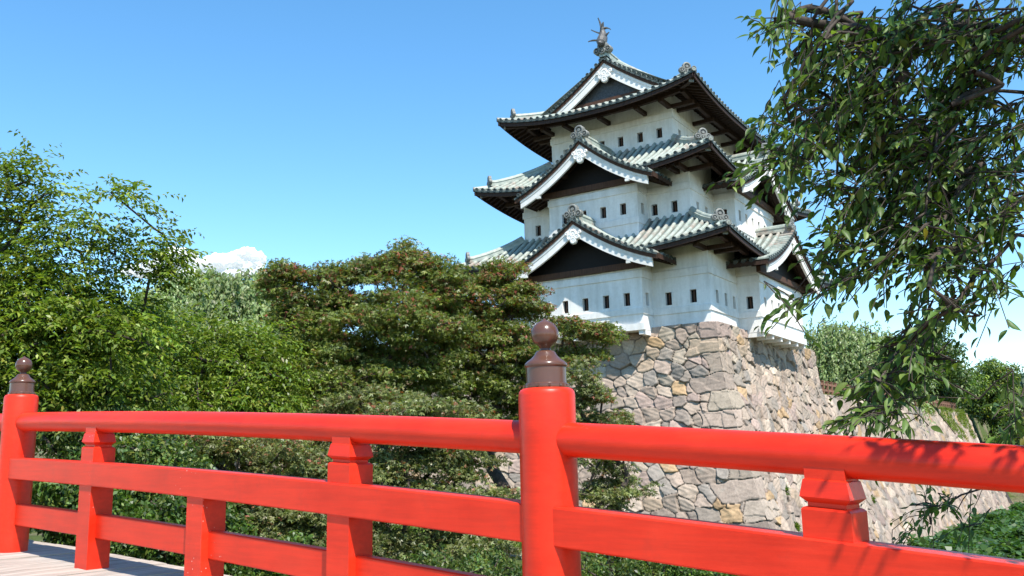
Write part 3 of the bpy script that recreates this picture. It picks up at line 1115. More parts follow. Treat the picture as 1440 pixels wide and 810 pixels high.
#PART3
# ------------------------------------------------------------------ the red bridge
BP = np.array([12.7772, -36.0647]); BD = np.array([-0.99428, 0.10679]); BN = np.array([0.10679, 0.99428])


def rail_z(s): return -5.83 + 0.075 * s - 0.0035 * s * s


def BW(s, n, dz):
    """point on the bridge: s along it, n across (away from the viewer), dz measured from the handrail's axis"""
    p = BP + BD * s + BN * n
    return np.array([p[0], p[1], rail_z(s) + dz])


bridge = thing('wooden_bridge', BW(0, 0, -1.075), 'arched wooden bridge with vermilion red railings, brown post caps and grey plank deck', 'bridge')
B3 = np.array([*BD, 0.0]); N3 = np.array([*BN, 0.0])


def build_bridge():
    PITCH = 5.70
    DK = -1.075
    # deck planks laid across
    mb = MB()
    s = -9.0; r = random.Random(3)
    while s < 16:
        w = 0.215 + 0.03 * r.random()
        h = DK + (r.random() - 0.5) * 0.008
        a, b = s + 0.004, s + w - 0.006
        t = (r.random() - 0.5) * 0.004
        mb.hexa([BW(a, -5.2, h - 0.06), BW(b, -5.2, h - 0.06), BW(b, 0.50, h - 0.06), BW(a, 0.50, h - 0.06),
                 BW(a, -5.2, h + t), BW(b, -5.2, h - t), BW(b, 0.50, h - t), BW(a, 0.50, h + t)])
        s += w
    mb.build('deck', M_DECK, bridge)
    for n in (0.32, -1.6, -3.4, -5.0):
        mb = MB()
        for k in range(20):
            sa, sb = -9 + 25 * k / 20, -9 + 25 * (k + 1) / 20
            mb.hexa([BW(sa, n - .13, DK - .46), BW(sb, n - .13, DK - .46), BW(sb, n + .13, DK - .46), BW(sa, n + .13, DK - .46),
                     BW(sa, n - .13, DK - .066), BW(sb, n - .13, DK - .066), BW(sb, n + .13, DK - .066), BW(sa, n + .13, DK - .066)])
        mb.build('girder', M_RED, bridge)
    for sp_ in (-5.0, 3.2, 9.5):
        mb = MB()
        for n in (0.2, -2.4, -4.9):
            p = BW(sp_, n, DK - 0.46)
            mb.tube([p, (p[0], p[1], float(ground_z(p[0], p[1])) - 0.4)], 0.17, 12)
        a = BW(sp_, 0.5, DK - .60); b = BW(sp_, -5.2, DK - .60)
        mb.bar(a, b, 0.26, 0.26)
        mb.build('pier', M_RED, bridge)
    # turned posts with caps
    for k in (-1, 0, 1, 2):
        s = k * PITCH
        c = BW(s, 0, 0)
        mb = MB()
        top = 0.235
        prof = [(0.0, top), (0.112, top), (0.124, top - 0.006), (0.131, top - 0.016), (0.1345, top - 0.032)]
        prof += [(0.1345 + 0.0002 * (i % 2), top - 0.032 - (top - 0.032 - DK + 0.03) * i / 6) for i in range(1, 7)]
        mb.lathe(c, prof, 48)
        po = mb.build('newel_post', M_RED, bridge, smooth=True)
        cb = MB()
        z = top
        cap = [(0.104, -0.002), (0.106, 0.010), (0.104, 0.020), (0.0975, 0.024), (0.0965, 0.034), (0.0965, 0.098), (0.101, 0.102), (0.103, 0.110), (0.100, 0.118),
               (0.090, 0.128), (0.070, 0.142), (0.053, 0.160), (0.048, 0.172), (0.040, 0.178), (0.026, 0.181), (0.024, 0.190), (0.031, 0.201), (0.046, 0.212)]
        cz = 0.258; rr = 0.067
        cap += [(rr * math.cos(t), cz + rr * math.sin(t)) for t in np.linspace(math.radians(-42), math.radians(66), 12)]
        cap += [(0.016, cz + 0.066), (0.007, cz + 0.073), (0.0005, cz + 0.080)]
        cb.lathe(c + (0, 0, z), cap, 40)
        for i in range(12):
            an = 2 * math.pi * (i + 0.3) / 12
            cb.box(c + (0.103 * math.cos(an), 0.103 * math.sin(an), z + 0.012), (0.006, 0, 0), (0, 0.006, 0), (0, 0, 0.005))
        cb.build('post_cap', M_BROWN, po, smooth=True)
    # rails between the posts
    for k in (-2, -1, 0, 1, 2):
        s0, s1 = k * PITCH + 0.06, (k + 1) * PITCH - 0.06
        if k == -2: s0 = -9.0
        if k == 2: s1 = 16.0
        N = 16
        mb = MB()
        n = 28
        rows = []
        for i in range(N + 1):
            s = s0 + (s1 - s0) * i / N
            ring = []
            for j in range(n):
                t = 2 * math.pi * j / n
                x, y = 0.081 * math.cos(t), 0.081 * math.sin(t)
                if y < -0.052: y = -0.052 - (abs(y) - 0.052) * 0.85      # slightly flattened underneath
                ring.append(BW(s, x, y))
            rows.append(ring)
        mb.grid(rows, 0, close=True)
        mb.build('handrail', M_RED, bridge, smooth=True)
        mb = MB()

        def beam(sa, sb, n0, n1, z0, z1, N=14, bev=0.007):
            rows = []
            pr = [(n0 + bev, z0), (n1 - bev, z0), (n1, z0 + bev), (n1, z1 - bev), (n1 - bev, z1), (n0 + bev, z1), (n0, z1 - bev), (n0, z0 + bev)]
            for i in range(N + 1):
                s = sa + (sb - sa) * i / N
                rows.append([BW(s, a, b) for a, b in pr])
            k0 = mb.grid(rows, 0, close=True)
            mb.f.append(tuple(k0 + j for j in range(8))); mb.m.append(0)
            e = k0 + N * 8
            mb.f.append(tuple(e + 7 - j for j in range(8))); mb.m.append(0)
        beam(s0 + 0.02, s1 - 0.02, -0.100, 0.055, -0.472, -0.298)
        mb.build('middle_rail', M_RED, bridge)
        mb = MB()
        beam(s0, s1, -0.035, 0.035, -0.852, -0.676)
        mb.build('lower_rail', M_RED, bridge)
        # posts between
        for q in (0.245, 0.493, 0.752):
            s = (k + q) * PITCH + (0.085 if k == -1 and q > 0.7 else 0.0)
            if s < -8.8 or s > 15.8: continue
            mb = MB()
            h0 = 0.092
            short = abs(q - 0.493) < 0.01

            def sec(z, hs, hn):
                sl = 0.075
                return [BW(s - hs, -hn, z), BW(s + hs, -hn, z), BW(s + hs, hn, z), BW(s - hs, hn, z)]
            lev = [(DK - 0.02, h0), (-0.46, h0)]
            mb.grid([sec(z, h, h * 0.93) for z, h in lev], 0, close=True)
            if not short:
                lev = [(-0.31, h0), (-0.196, h0), (-0.188, h0 - 0.008), (-0.184, h0 - 0.020), (-0.170, h0 - 0.020), (-0.158, h0 - 0.006), (-0.150, h0 + 0.002),
                       (-0.088, h0 - 0.010), (-0.084, h0 - 0.016), (-0.03, h0 - 0.016)]
                mb.grid([sec(z, h, h * 0.93) for z, h in lev], 0, close=True)
            mb.build('baluster', M_RED, bridge)


build_bridge()
#PART4
# ------------------------------------------------------------------ vegetation
DIA = (np.array([(0, 0, 0), (.45, .5, .10), (1, 0, -.12), (.45, -.5, .10)], float), np.array([(0, 1, 2, 3)]))


def _maple():
    V = []; F = []
    for ang, L in ((0, 1.0), (0.95, 0.85), (-0.95, 0.85)):
        c, s = math.cos(ang), math.sin(ang)
        k = len(V)
        for a, b, z in ((0, 0, 0), (.45 * L, .17, .04), (L, 0, -.14), (.45 * L, -.17, .04)):
            V.append((a * c - b * s, a * s + b * c, z))
        F.append((k, k + 1, k + 2, k + 3))
    return np.array(V), np.array(F)


MAP = _maple()


def _cherry():
    V = []; F = []
    prof = ((0, 0.02), (.16, .30), (.38, .49), (.62, .42), (.84, .18), (1.0, .01))
    for a, w in prof:
        z = -0.22 * a * a
        V += [(a, w, z + 0.22 * w), (a, 0, z), (a, -w, z + 0.22 * w)]
    for i in range(len(prof) - 1):
        for j in range(2):
            F.append((3 * i + j, 3 * i + j + 1, 3 * i + j + 4, 3 * i + j + 3))
    return np.array(V), np.array(F)


CHE = _cherry()


def leaf_arrays(P, ax, nr, L, W, tmpl):
    V, F = tmpl
    ax = nrm(ax); bi = nrm(np.cross(nr, ax)); nn = np.cross(ax, bi)
    N = len(P)
    out = (P[:, None, :] + V[None, :, 0, None] * (ax * L[:, None])[:, None, :] + V[None, :, 1, None] * (bi * W[:, None])[:, None, :]
           + V[None, :, 2, None] * (nn * L[:, None])[:, None, :])
    Fq = (np.arange(N)[:, None, None] * len(V) + F[None]).reshape(-1, 4)
    return out.reshape(-1, 3), Fq


def pick(n, pal, var=0.25):
    """leaf colours drawn from (colour, weight) pairs"""
    w = np.array([p[1] for p in pal], float); w /= w.sum()
    k = rng.choice(len(pal), n, p=w)
    c = np.array([p[0] for p in pal])[k]
    return np.clip(c * (1 + var * (rng.random((n, 1)) * 2 - 1)) * (1 + 0.08 * (rng.random((n, 3)) * 2 - 1)), 0, 1)


def unit(n):
    v = rng.normal(size=(n, 3))
    return nrm(v)


def ell_points(e, n, shell=1.8):
    """points in an ellipsoid given as (px, py, rx, ry, depth[, depth radius])"""
    c = at(e[0], e[1], e[4]); k = e[4] / FPX
    rd = e[5] if len(e) > 5 else 0.5 * (e[2] + e[3]) * k
    d = unit(n) * rng.random((n, 1)) ** (1 / shell / 1.5)
    return c + d[:, :1] * RT * e[2] * k + d[:, 1:2] * UP * e[3] * k + d[:, 2:3] * FW * rd


def skeleton(base, heads, targets, wobble=0.12, sag=0.0):
    """grow branches from the trunk to every target; returns nodes, parents"""
    pts = [np.asarray(p, float) for p in heads]
    par = [-1] + list(range(len(pts) - 1))
    T = np.asarray(targets, float)
    top = pts[-1]
    order = np.argsort(np.linalg.norm(T - top, axis=1))
    for t in T[order]:
        A = np.array(pts)
        d = np.linalg.norm(A - t, axis=1) + 0.9 * np.maximum(0, A[:, 2] - t[2] - 0.2)
        d[:max(len(heads) - 2, 1)] += 0.8
        k = int(np.argmin(d))
        p0 = A[k]; L = np.linalg.norm(t - p0)
        n = max(1, min(6, int(L / 0.5)))
        prev = k
        nz = rng.normal(size=3) * wobble * L
        for i in range(1, n + 1):
            s = i / n
            q = p0 + (t - p0) * s + nz * math.sin(math.pi * s) + np.array([0, 0, (0.10 - sag) * L * math.sin(math.pi * s)])
            pts.append(q); par.append(prev); prev = len(pts) - 1
    return np.array(pts), par


def wood_mesh(name, pts, par, r_tip, r_base, parent, mat=None, pipe=False):
    n = len(pts)
    cnt = np.zeros(n)
    child = np.zeros(n, int)
    for i in range(n):
        if par[i] >= 0: child[par[i]] += 1
    cnt[child == 0] = 1
    for i in range(n - 1, 0, -1):
        cnt[par[i]] += cnt[i]
    rad = np.maximum(r_tip * cnt ** 0.42, r_tip) if pipe else r_tip + (r_base - r_tip) * (cnt / cnt.max()) ** 0.62
    if pipe: rad[:3] = r_base; rad = np.minimum(rad, r_base)
    V = []; F = []
    m = 6
    ang = np.arange(m) * 2 * math.pi / m
    for i in range(1, n):
        a, b = pts[par[i]], pts[i]
        d = nrm(b - a)
        ref = np.array([0.3, 0.1, 1.0]) if abs(d[2]) < 0.9 else np.array([1.0, 0.1, 0])
        x = nrm(np.cross(d, ref)); y = np.cross(d, x)
        ra, rb = min(rad[par[i]], rad[i] * 1.35), rad[i]
        c = np.cos(ang)[:, None] * x + np.sin(ang)[:, None] * y
        k = len(V) * m
        V.append(a + ra * c); V.append(b + d * rb * 0.3 + rb * c)
        F += [(k + j, k + (j + 1) % m, k + m + (j + 1) % m, k + m + j) for j in range(m)]
    return fast_mesh(name, np.concatenate(V), np.array(F), mat or M_BARK, parent, smooth=True)


def tree(name, base_xy, label, cat, ells, kind, leaf, pal, pads, per, r_base=0.2, trunk_h=0.35, group=None, pad_r=(0.35, 0.6), wood=True, tips=None, var=0.3, sink=0.3, tips_e=(), void=0):
    bx, by = base_xy
    bz = float(ground_z(bx, by)) - 0.05
    tot = sum(e[2] * e[3] for e in ells)
    C_ = np.concatenate([ell_points(e, max(2, int(pads * e[2] * e[3] / tot)), 2.2) for e in ells])
    if tips_e: C_ = np.concatenate([C_] + [ell_points(e[:6], e[6], 1.5) for e in tips_e])
    gz = ground_z(C_[:, 0], C_[:, 1])
    C_ = C_[C_[:, 2] > gz + 0.15]
    if void:
        w = C_ * np.array([1, 1, 1.5]) / void
        f = np.sin(w[:, 0] * 2.1 + 1.3 * np.sin(w[:, 2] * 1.7)) + np.sin(w[:, 1] * 2.3 + w[:, 2] * 1.1) + np.sin(w[:, 2] * 2.9 + w[:, 0] * 1.3)
        C_ = C_[(f > -1.15) | (rng.random(len(C_)) < 0.15)]
    root = thing(name, (bx, by, bz), label, cat, group)
    cen = C_.mean(0)
    P, A, N_, Cc = [], [], [], []
    for c in C_:
        r = pad_r[0] + (pad_r[1] - pad_r[0]) * rng.random()
        n = int(per * (r / pad_r[1]) ** 1.6 * (0.6 + 0.8 * rng.random()))
        tone = 1 + 0.34 * (rng.random() * 2 - 1)
        if kind == 'pad':                        # flat layered spray
            d = unit(n) * rng.random((n, 1)) ** 0.45
            out = nrm((c - cen) * np.array([1, 1, 0.2]))
            p = c + d * np.array([r, r, r * 0.34])
            p[:, 2] -= 0.30 * (np.hypot(d[:, 0], d[:, 1]) ** 2) * r * 0.8
            nr = nrm(np.array([0, 0, 1.0]) + 0.7 * rng.normal(size=(n, 3)))
            ax = nrm(d * np.array([1, 1, 0]) + 0.5 * rng.normal(size=(n, 3)) + np.array([0, 0, -0.35]))
        elif kind == 'spray':                    # arching twigs with alternate leaves
            nt = max(2, n // 11)
            q = []; a_ = []; n_ = []
            out = nrm((c - cen) * np.array([1, 1, 0.35]))
            for _ in range(nt):
                dd = nrm(0.75 * out + 0.9 * rng.normal(size=3) * np.array([1, 1, 0.45]) + np.array([0, 0, 0.12]))
                s0 = c + rng.normal(size=3) * r * 0.35
                TLn = r * (1.0 + 0.9 * rng.random())
                t = np.linspace(0.05, 1, 11)[:, None]
                sd_ = nrm(np.cross(dd, (0, 0, 1.0)))
                sg = np.where(np.arange(11) % 2 == 0, 1.0, -1.0)[:, None]
                q.append(s0 + dd * TLn * t + np.array([0, 0, -0.35 * TLn]) * t ** 2)
                a_.append(0.5 * dd + 0.75 * sg * sd_ + np.array([0, 0, -0.45]) + 0.3 * rng.normal(size=(11, 3)))
                n_.append(np.array([0, 0, 1.0]) + 0.4 * rng.normal(size=(11, 3)) + 0.25 * sg * sd_)
            p = np.concatenate(q); ax = nrm(np.concatenate(a_)); nr = nrm(np.concatenate(n_)); n = len(p)
        elif kind == 'bush':
            d = unit(n) * rng.random((n, 1)) ** 0.5
            p = c + d * r * np.array([1, 1, 0.75])
            nr = nrm(d + np.array([0, 0, 0.7]) + 0.6 * rng.normal(size=(n, 3)))
            ax = nrm(np.cross(nr, rng.normal(size=(n, 3))) + np.array([0, 0, -0.45]))
        else:                                    # weeping strands
            ns = max(3, n // 14)
            q = []; a_ = []
            for _ in range(ns):
                s0 = c + rng.normal(size=3) * np.array([r, r, r * 0.3]) * 0.6
                o2 = nrm(s0 - cen) * np.array([1, 1, 0]) * 0.35
                L = r * (1.6 + 2.2 * rng.random())
                t = np.sort(rng.random(14))[:, None]
                s = s0 + o2 * np.sqrt(t) * 1.2 + np.array([0, 0, -1.0]) * L * t ** 1.3
                q.append(s + rng.normal(size=(14, 3)) * 0.05); a_.append(np.tile((0, 0, -1.0), (14, 1)) + o2 + 0.55 * rng.normal(size=(14, 3)))
            p = np.concatenate(q); ax = nrm(np.concatenate(a_)); n = len(p)
            nr = nrm(0.7 * unit(n) + 1.3 * np.array([0.56, -0.56, 0.6]))
        P.append(p); A.append(ax); N_.append(nr)
        cc = pick(n, pal, var) * tone
        if tips is not None:
            up = np.clip((c[2] - cen[2]) / 3 + 0.5, 0.1, 1)
            k = rng.random(n) < tips[1] * up * (1.6 if rng.random() < 0.4 else 0.35)
            cc[k] = pick(int(k.sum()), tips[0], 0.3)
        Cc.append(cc)
    P = np.concatenate(P); A = np.concatenate(A); N_ = np.concatenate(N_); Cc = np.concatenate(Cc)
    tm, L0, W0 = leaf
    L = L0 * (0.7 + 0.6 * rng.random(len(P))); Wd = L * W0
    V, F = leaf_arrays(P, A, N_, L, Wd, tm)
    fast_mesh('crown', V, F, M_LEAF, root, np.repeat(Cc, len(tm[0]), axis=0))
    if wood:
        top = np.array([bx + (cen[0] - bx) * 0.45, by + (cen[1] - by) * 0.45, bz + (cen[2] - bz) * trunk_h])
        b0 = np.array([bx, by, bz - sink])
        heads = [b0, b0 * 0.6 + top * 0.4 + rng.normal(size=3) * 0.06, top]
        tg = C_ if len(C_) < 420 else C_[rng.choice(len(C_), 420, replace=False)]
        pts_, par_ = skeleton(b0, heads, tg)
        wood_mesh('trunk', pts_, par_, 0.010, r_base, root)
    return root


G_CH = [((0.145, 0.205, 0.028), 5), ((0.100, 0.160, 0.026), 3), ((0.200, 0.245, 0.042), 2.5), ((0.19, 0.17, 0.03), 0.25)]
G_MAP = [((0.150, 0.185, 0.040), 5), ((0.115, 0.155, 0.034), 4), ((0.200, 0.220, 0.062), 3), ((0.18, 0.10, 0.045), 0.3)]
RED_T = [((0.25, 0.075, 0.045), 3), ((0.30, 0.14, 0.08), 2), ((0.22, 0.12, 0.05), 2)]
G_PALE = [((0.20, 0.265, 0.10), 5), ((0.15, 0.215, 0.08), 3), ((0.25, 0.30, 0.125), 2)]
G_DEEP = [((0.060, 0.110, 0.028), 5), ((0.085, 0.135, 0.034), 4), ((0.115, 0.165, 0.040), 2)]
G_SHRUB = [((0.075, 0.135, 0.024), 5), ((0.055, 0.105, 0.020), 4), ((0.13, 0.18, 0.030), 2)]


def gxy(px, dep, off=0.0):
    p = at(px, 600, dep)
    return (p[0], p[1])


# far weeping tree beside the left cherry
tree('weeping_cherry_tree', gxy(330, 60), 'pale green weeping tree rising under the small white cloud behind the maples', 'tree',
     [(310, 430, 95, 52, 60, 4.5), (260, 420, 60, 42, 59), (375, 425, 55, 45, 61), (330, 490, 110, 50, 58), (300, 395, 50, 18, 60, 2), (350, 395, 40, 16, 60, 2)], 'weep', (DIA, 0.30, 0.5), G_PALE, 420, 210,
     r_base=0.35, pad_r=(0.7, 1.2))

# left cherry with bright leaves
tree('cherry_tree', gxy(-40, 15.5), 'bright green cherry tree with thin bare twigs standing highest at the far left', 'tree',
     [(0, 385, 90, 45, 15), (70, 440, 130, 62, 15), (-60, 430, 120, 130, 15.5), (150, 440, 60, 34, 15.5), (100, 510, 160, 80, 15), (20, 560, 120, 70, 15.5), (50, 480, 90, 60, 14.6),
      (110, 405, 70, 26, 15, 0.5)],
     'spray', (DIA, 0.105, 0.45), G_CH, 760, 120, r_base=0.15, pad_r=(0.24, 0.46), void=0.8,
     tips_e=[(215, 345, 34, 34, 15.2, 0.4, 9), (178, 280, 40, 12, 15, 0.4, 6), (130, 310, 36, 20, 15, 0.4, 8), (12, 255, 26, 24, 15, 0.4, 6), (40, 245, 26, 10, 15, 0.3, 3), (75, 272, 34, 12, 15, 0.3, 6),
             (238, 375, 18, 34, 15.4, 0.4, 7), (30, 300, 50, 20, 15, 0.4, 12), (210, 385, 26, 16, 15.4, 0.3, 5), (160, 340, 46, 26, 15.2, 0.4, 5), (215, 320, 36, 22, 15.2, 0.4, 4), (90, 340, 50, 22, 15, .4, 8), (50, 325, 40, 20, 15, .4, 5)])
# second cherry, further back
tree('cherry_tree', gxy(250, 22), 'yellow green cherry tree with spreading twigs between the tall left cherry and the reddish maples', 'tree',
     [(270, 495, 100, 42, 22), (340, 545, 90, 45, 21.5), (220, 560, 120, 45, 21), (300, 590, 140, 35, 21), (190, 470, 60, 40, 22), (370, 500, 36, 35, 22.5)],
     'spray', (DIA, 0.125, 0.42), G_CH, 560, 120, r_base=0.2, pad_r=(0.30, 0.55))
tree('broadleaf_tree', gxy(330, 38), 'dark green tree filling in behind the yellow green cherry, left of the tallest maple', 'tree',
     [(300, 540, 170, 45, 38, 2.0), (450, 520, 110, 50, 38, 2.0), (120, 545, 150, 45, 36, 2.0), (400, 590, 170, 40, 37, 2.0)], 'bush', (DIA, 0.22, 0.45), G_DEEP, 420, 110, r_base=0.25, pad_r=(0.5, 0.9))
# maples in front of the stone wall
MPR = dict(void=1.0, kind='pad', leaf=(MAP, 0.085, 1.0), pal=G_MAP, tips=(RED_T, 0.23))
tree('maple_tree', gxy(530, 24.5), 'tallest reddish green maple tree whose crown peaks against the sky left of the keep', 'tree',
     [(570, 366, 36, 18, 24.5, .6), (585, 390, 60, 34, 24.5), (525, 400, 55, 36, 24.2), (465, 408, 45, 34, 24), (415, 415, 24, 36, 24), (540, 450, 120, 48, 24), (430, 470, 60, 50, 24),
      (600, 460, 60, 50, 25), (392, 395, 16, 18, 24, .4), (500, 378, 22, 14, 24.3, .5), (480, 520, 110, 45, 23.5), (580, 520, 90, 45, 24.5), (620, 400, 24, 26, 24.5, .5)],
     pads=1050, per=140, r_base=0.2, pad_r=(0.22, 0.55),
     tips_e=[(566, 346, 15, 16, 24.5, .4, 9), (572, 362, 20, 10, 24.5, .4, 8), (412, 384, 14, 14, 24, .4, 8), (600, 368, 26, 10, 24.5, .4, 8), (535, 375, 24, 14, 24.4, .4, 10), (505, 372, 20, 14, 24.3, .4, 8), (470, 385, 26, 12, 24.2, .4, 10), (405, 380, 16, 14, 24, .4, 8), (380, 400, 12, 20, 24, .4, 8), (632, 385, 22, 12, 24.6, .4, 8)], group=None, **MPR)
tree('maple_tree', gxy(705, 26), 'reddish maple tree overlapping the lower left eave of the keep', 'tree',
     [(700, 388, 42, 24, 26, 0.8), (690, 425, 68, 36, 26), (735, 440, 34, 28, 26), (655, 460, 50, 46, 26), (700, 480, 80, 30, 25.5), (790, 462, 70, 18, 26, 0.8), (850, 468, 34, 14, 26, .6),
      (815, 497, 48, 15, 26, 0.8), (640, 520, 40, 40, 26), (720, 530, 70, 34, 25.5), (780, 520, 40, 22, 25.5, .8), (690, 580, 70, 34, 25.5), (770, 575, 40, 30, 25.5, .8)],
     pads=780, per=140, r_base=0.17, pad_r=(0.22, 0.5), tips_e=[(700, 376, 18, 8, 26, .4, 8), (745, 405, 18, 12, 26, .4, 8), (672, 400, 20, 12, 26, .4, 8)], group=None, **MPR)
LOW = dict(void=0.8, kind='pad', leaf=(MAP, 0.08, 1.0), pal=[((0.160, 0.180, 0.060), 5), ((0.120, 0.145, 0.048), 4), ((0.21, 0.215, 0.090), 3)], tips=(RED_T, 0.12))
tree('maple_tree', gxy(590, 19), 'low spreading olive maple with flat layered sprays just above the handrail', 'tree',
     [(575, 570, 75, 16, 19, 1.0), (640, 578, 50, 14, 19, .8), (520, 560, 60, 20, 19.5), (465, 588, 70, 20, 19.5), (590, 625, 90, 22, 19), (500, 655, 110, 26, 19), (430, 620, 60, 22, 19.5), (640, 650, 60, 20, 19),
      (570, 700, 140, 26, 18.5), (700, 700, 40, 30, 18.5), (610, 760, 120, 32, 18)],
     pads=430, per=160, r_base=0.13, pad_r=(0.28, 0.5), trunk_h=0.25, **LOW)
tree('maple_tree', gxy(350, 17.5), 'shaded olive maple filling the gap between handrail and middle rail at left', 'tree',
     [(330, 620, 110, 26, 17.5), (230, 625, 80, 24, 17.5), (400, 650, 70, 24, 18), (300, 690, 100, 26, 17), (380, 720, 80, 28, 17), (440, 760, 90, 28, 17)],
     pads=380, per=160, r_base=0.13, pad_r=(0.28, 0.5), trunk_h=0.25, **LOW)
tree('maple_tree', gxy(850, 22), 'small maple spray hanging before the stone wall right of the middle post', 'tree',
     [(835, 560, 30, 18, 22, .5), (855, 590, 40, 12, 22, .6), (850, 640, 42, 24, 22, .7), (880, 680, 40, 16, 22, .7), (840, 700, 40, 24, 22, .7), (820, 520, 24, 20, 22, .5)],
     pads=130, per=140, r_base=0.10, pad_r=(0.24, 0.45), trunk_h=0.3, **LOW)

# shrubs and undergrowth below the bridge
shr = [(120, 600, 90, 40, 14.0, 'dark green shrub beside the left post, under the tall cherry'), (210, 655, 80, 40, 13.0, 'green shrub seen between the two left balusters above the middle rail'),
       (90, 690, 70, 36, 11.5, 'bright leafy shrub behind the lower rail next to the left post'), (230, 735, 110, 34, 11.5, 'broad bright green shrub at the far edge of the deck'),
       (400, 790, 120, 34, 13.5, 'yellow green shrub low behind the balusters at left centre'), (640, 810, 130, 30, 15, 'olive shrub along the bottom edge left of the middle post'),
       (900, 790, 110, 26, 17, 'low olive shrub under the middle rail right of the middle post'), (1010, 806, 70, 20, 16, 'small bright green shrub along the bottom edge right of centre')]
for i, (px, py, rx, ry, dep, lab) in enumerate(shr):
    tree('shrub', gxy(px, dep), lab, 'shrub', [(px, py, rx, ry, dep), (px + rx * 0.3, py + ry * 0.9, rx * 0.8, ry, dep)], 'bush',
         (DIA, 0.075, 0.5), G_SHRUB if i in (2, 3, 4, 7) else G_DEEP + G_MAP[:1], 120, 130, r_base=0.05, trunk_h=0.3, pad_r=(0.15, 0.3), group='shrubs below the bridge')

# trees on the bailey behind the long wall
tree('weeping_cherry_tree', gxy(1175, 72), 'drooping weeping tree right behind the end of the keep platform', 'tree',
     [(1175, 480, 50, 40, 72), (1215, 485, 45, 36, 73), (1160, 520, 26, 40, 71), (1250, 500, 50, 40, 74)], 'weep', (DIA, 0.30, 0.40), G_PALE, 220, 190, r_base=0.35, pad_r=(0.7, 1.2))
tree('broadleaf_tree', gxy(1290, 88), 'dense dark green tree standing behind the middle of the wooden fence', 'tree',
     [(1285, 520, 60, 40, 88), (1330, 530, 40, 30, 90), (1250, 525, 40, 36, 86), (1300, 485, 46, 28, 89)], 'bush', (DIA, 0.34, 0.5), G_DEEP, 240, 120, r_base=0.35, pad_r=(0.8, 1.4))
tree('broadleaf_tree', gxy(1385, 96), 'feathery light green tree at the far end of the fence', 'tree',
     [(1385, 560, 40, 30, 96), (1395, 530, 34, 24, 97), (1425, 585, 40, 28, 95), (1362, 556, 20, 18, 97)], 'bush', (DIA, 0.34, 0.4), G_CH + G_DEEP, 220, 110, r_base=0.3, pad_r=(0.7, 1.2))
tree('broadleaf_tree', gxy(1460, 92), 'mid green tree at the right picture edge beyond the wall end', 'tree',
     [(1460, 605, 60, 36, 92), (1420, 618, 34, 18, 92), (1480, 570, 50, 30, 93)], 'bush', (DIA, 0.25, 0.45), G_DEEP + G_CH[:1], 170, 110, r_base=0.3, pad_r=(0.6, 1.1))


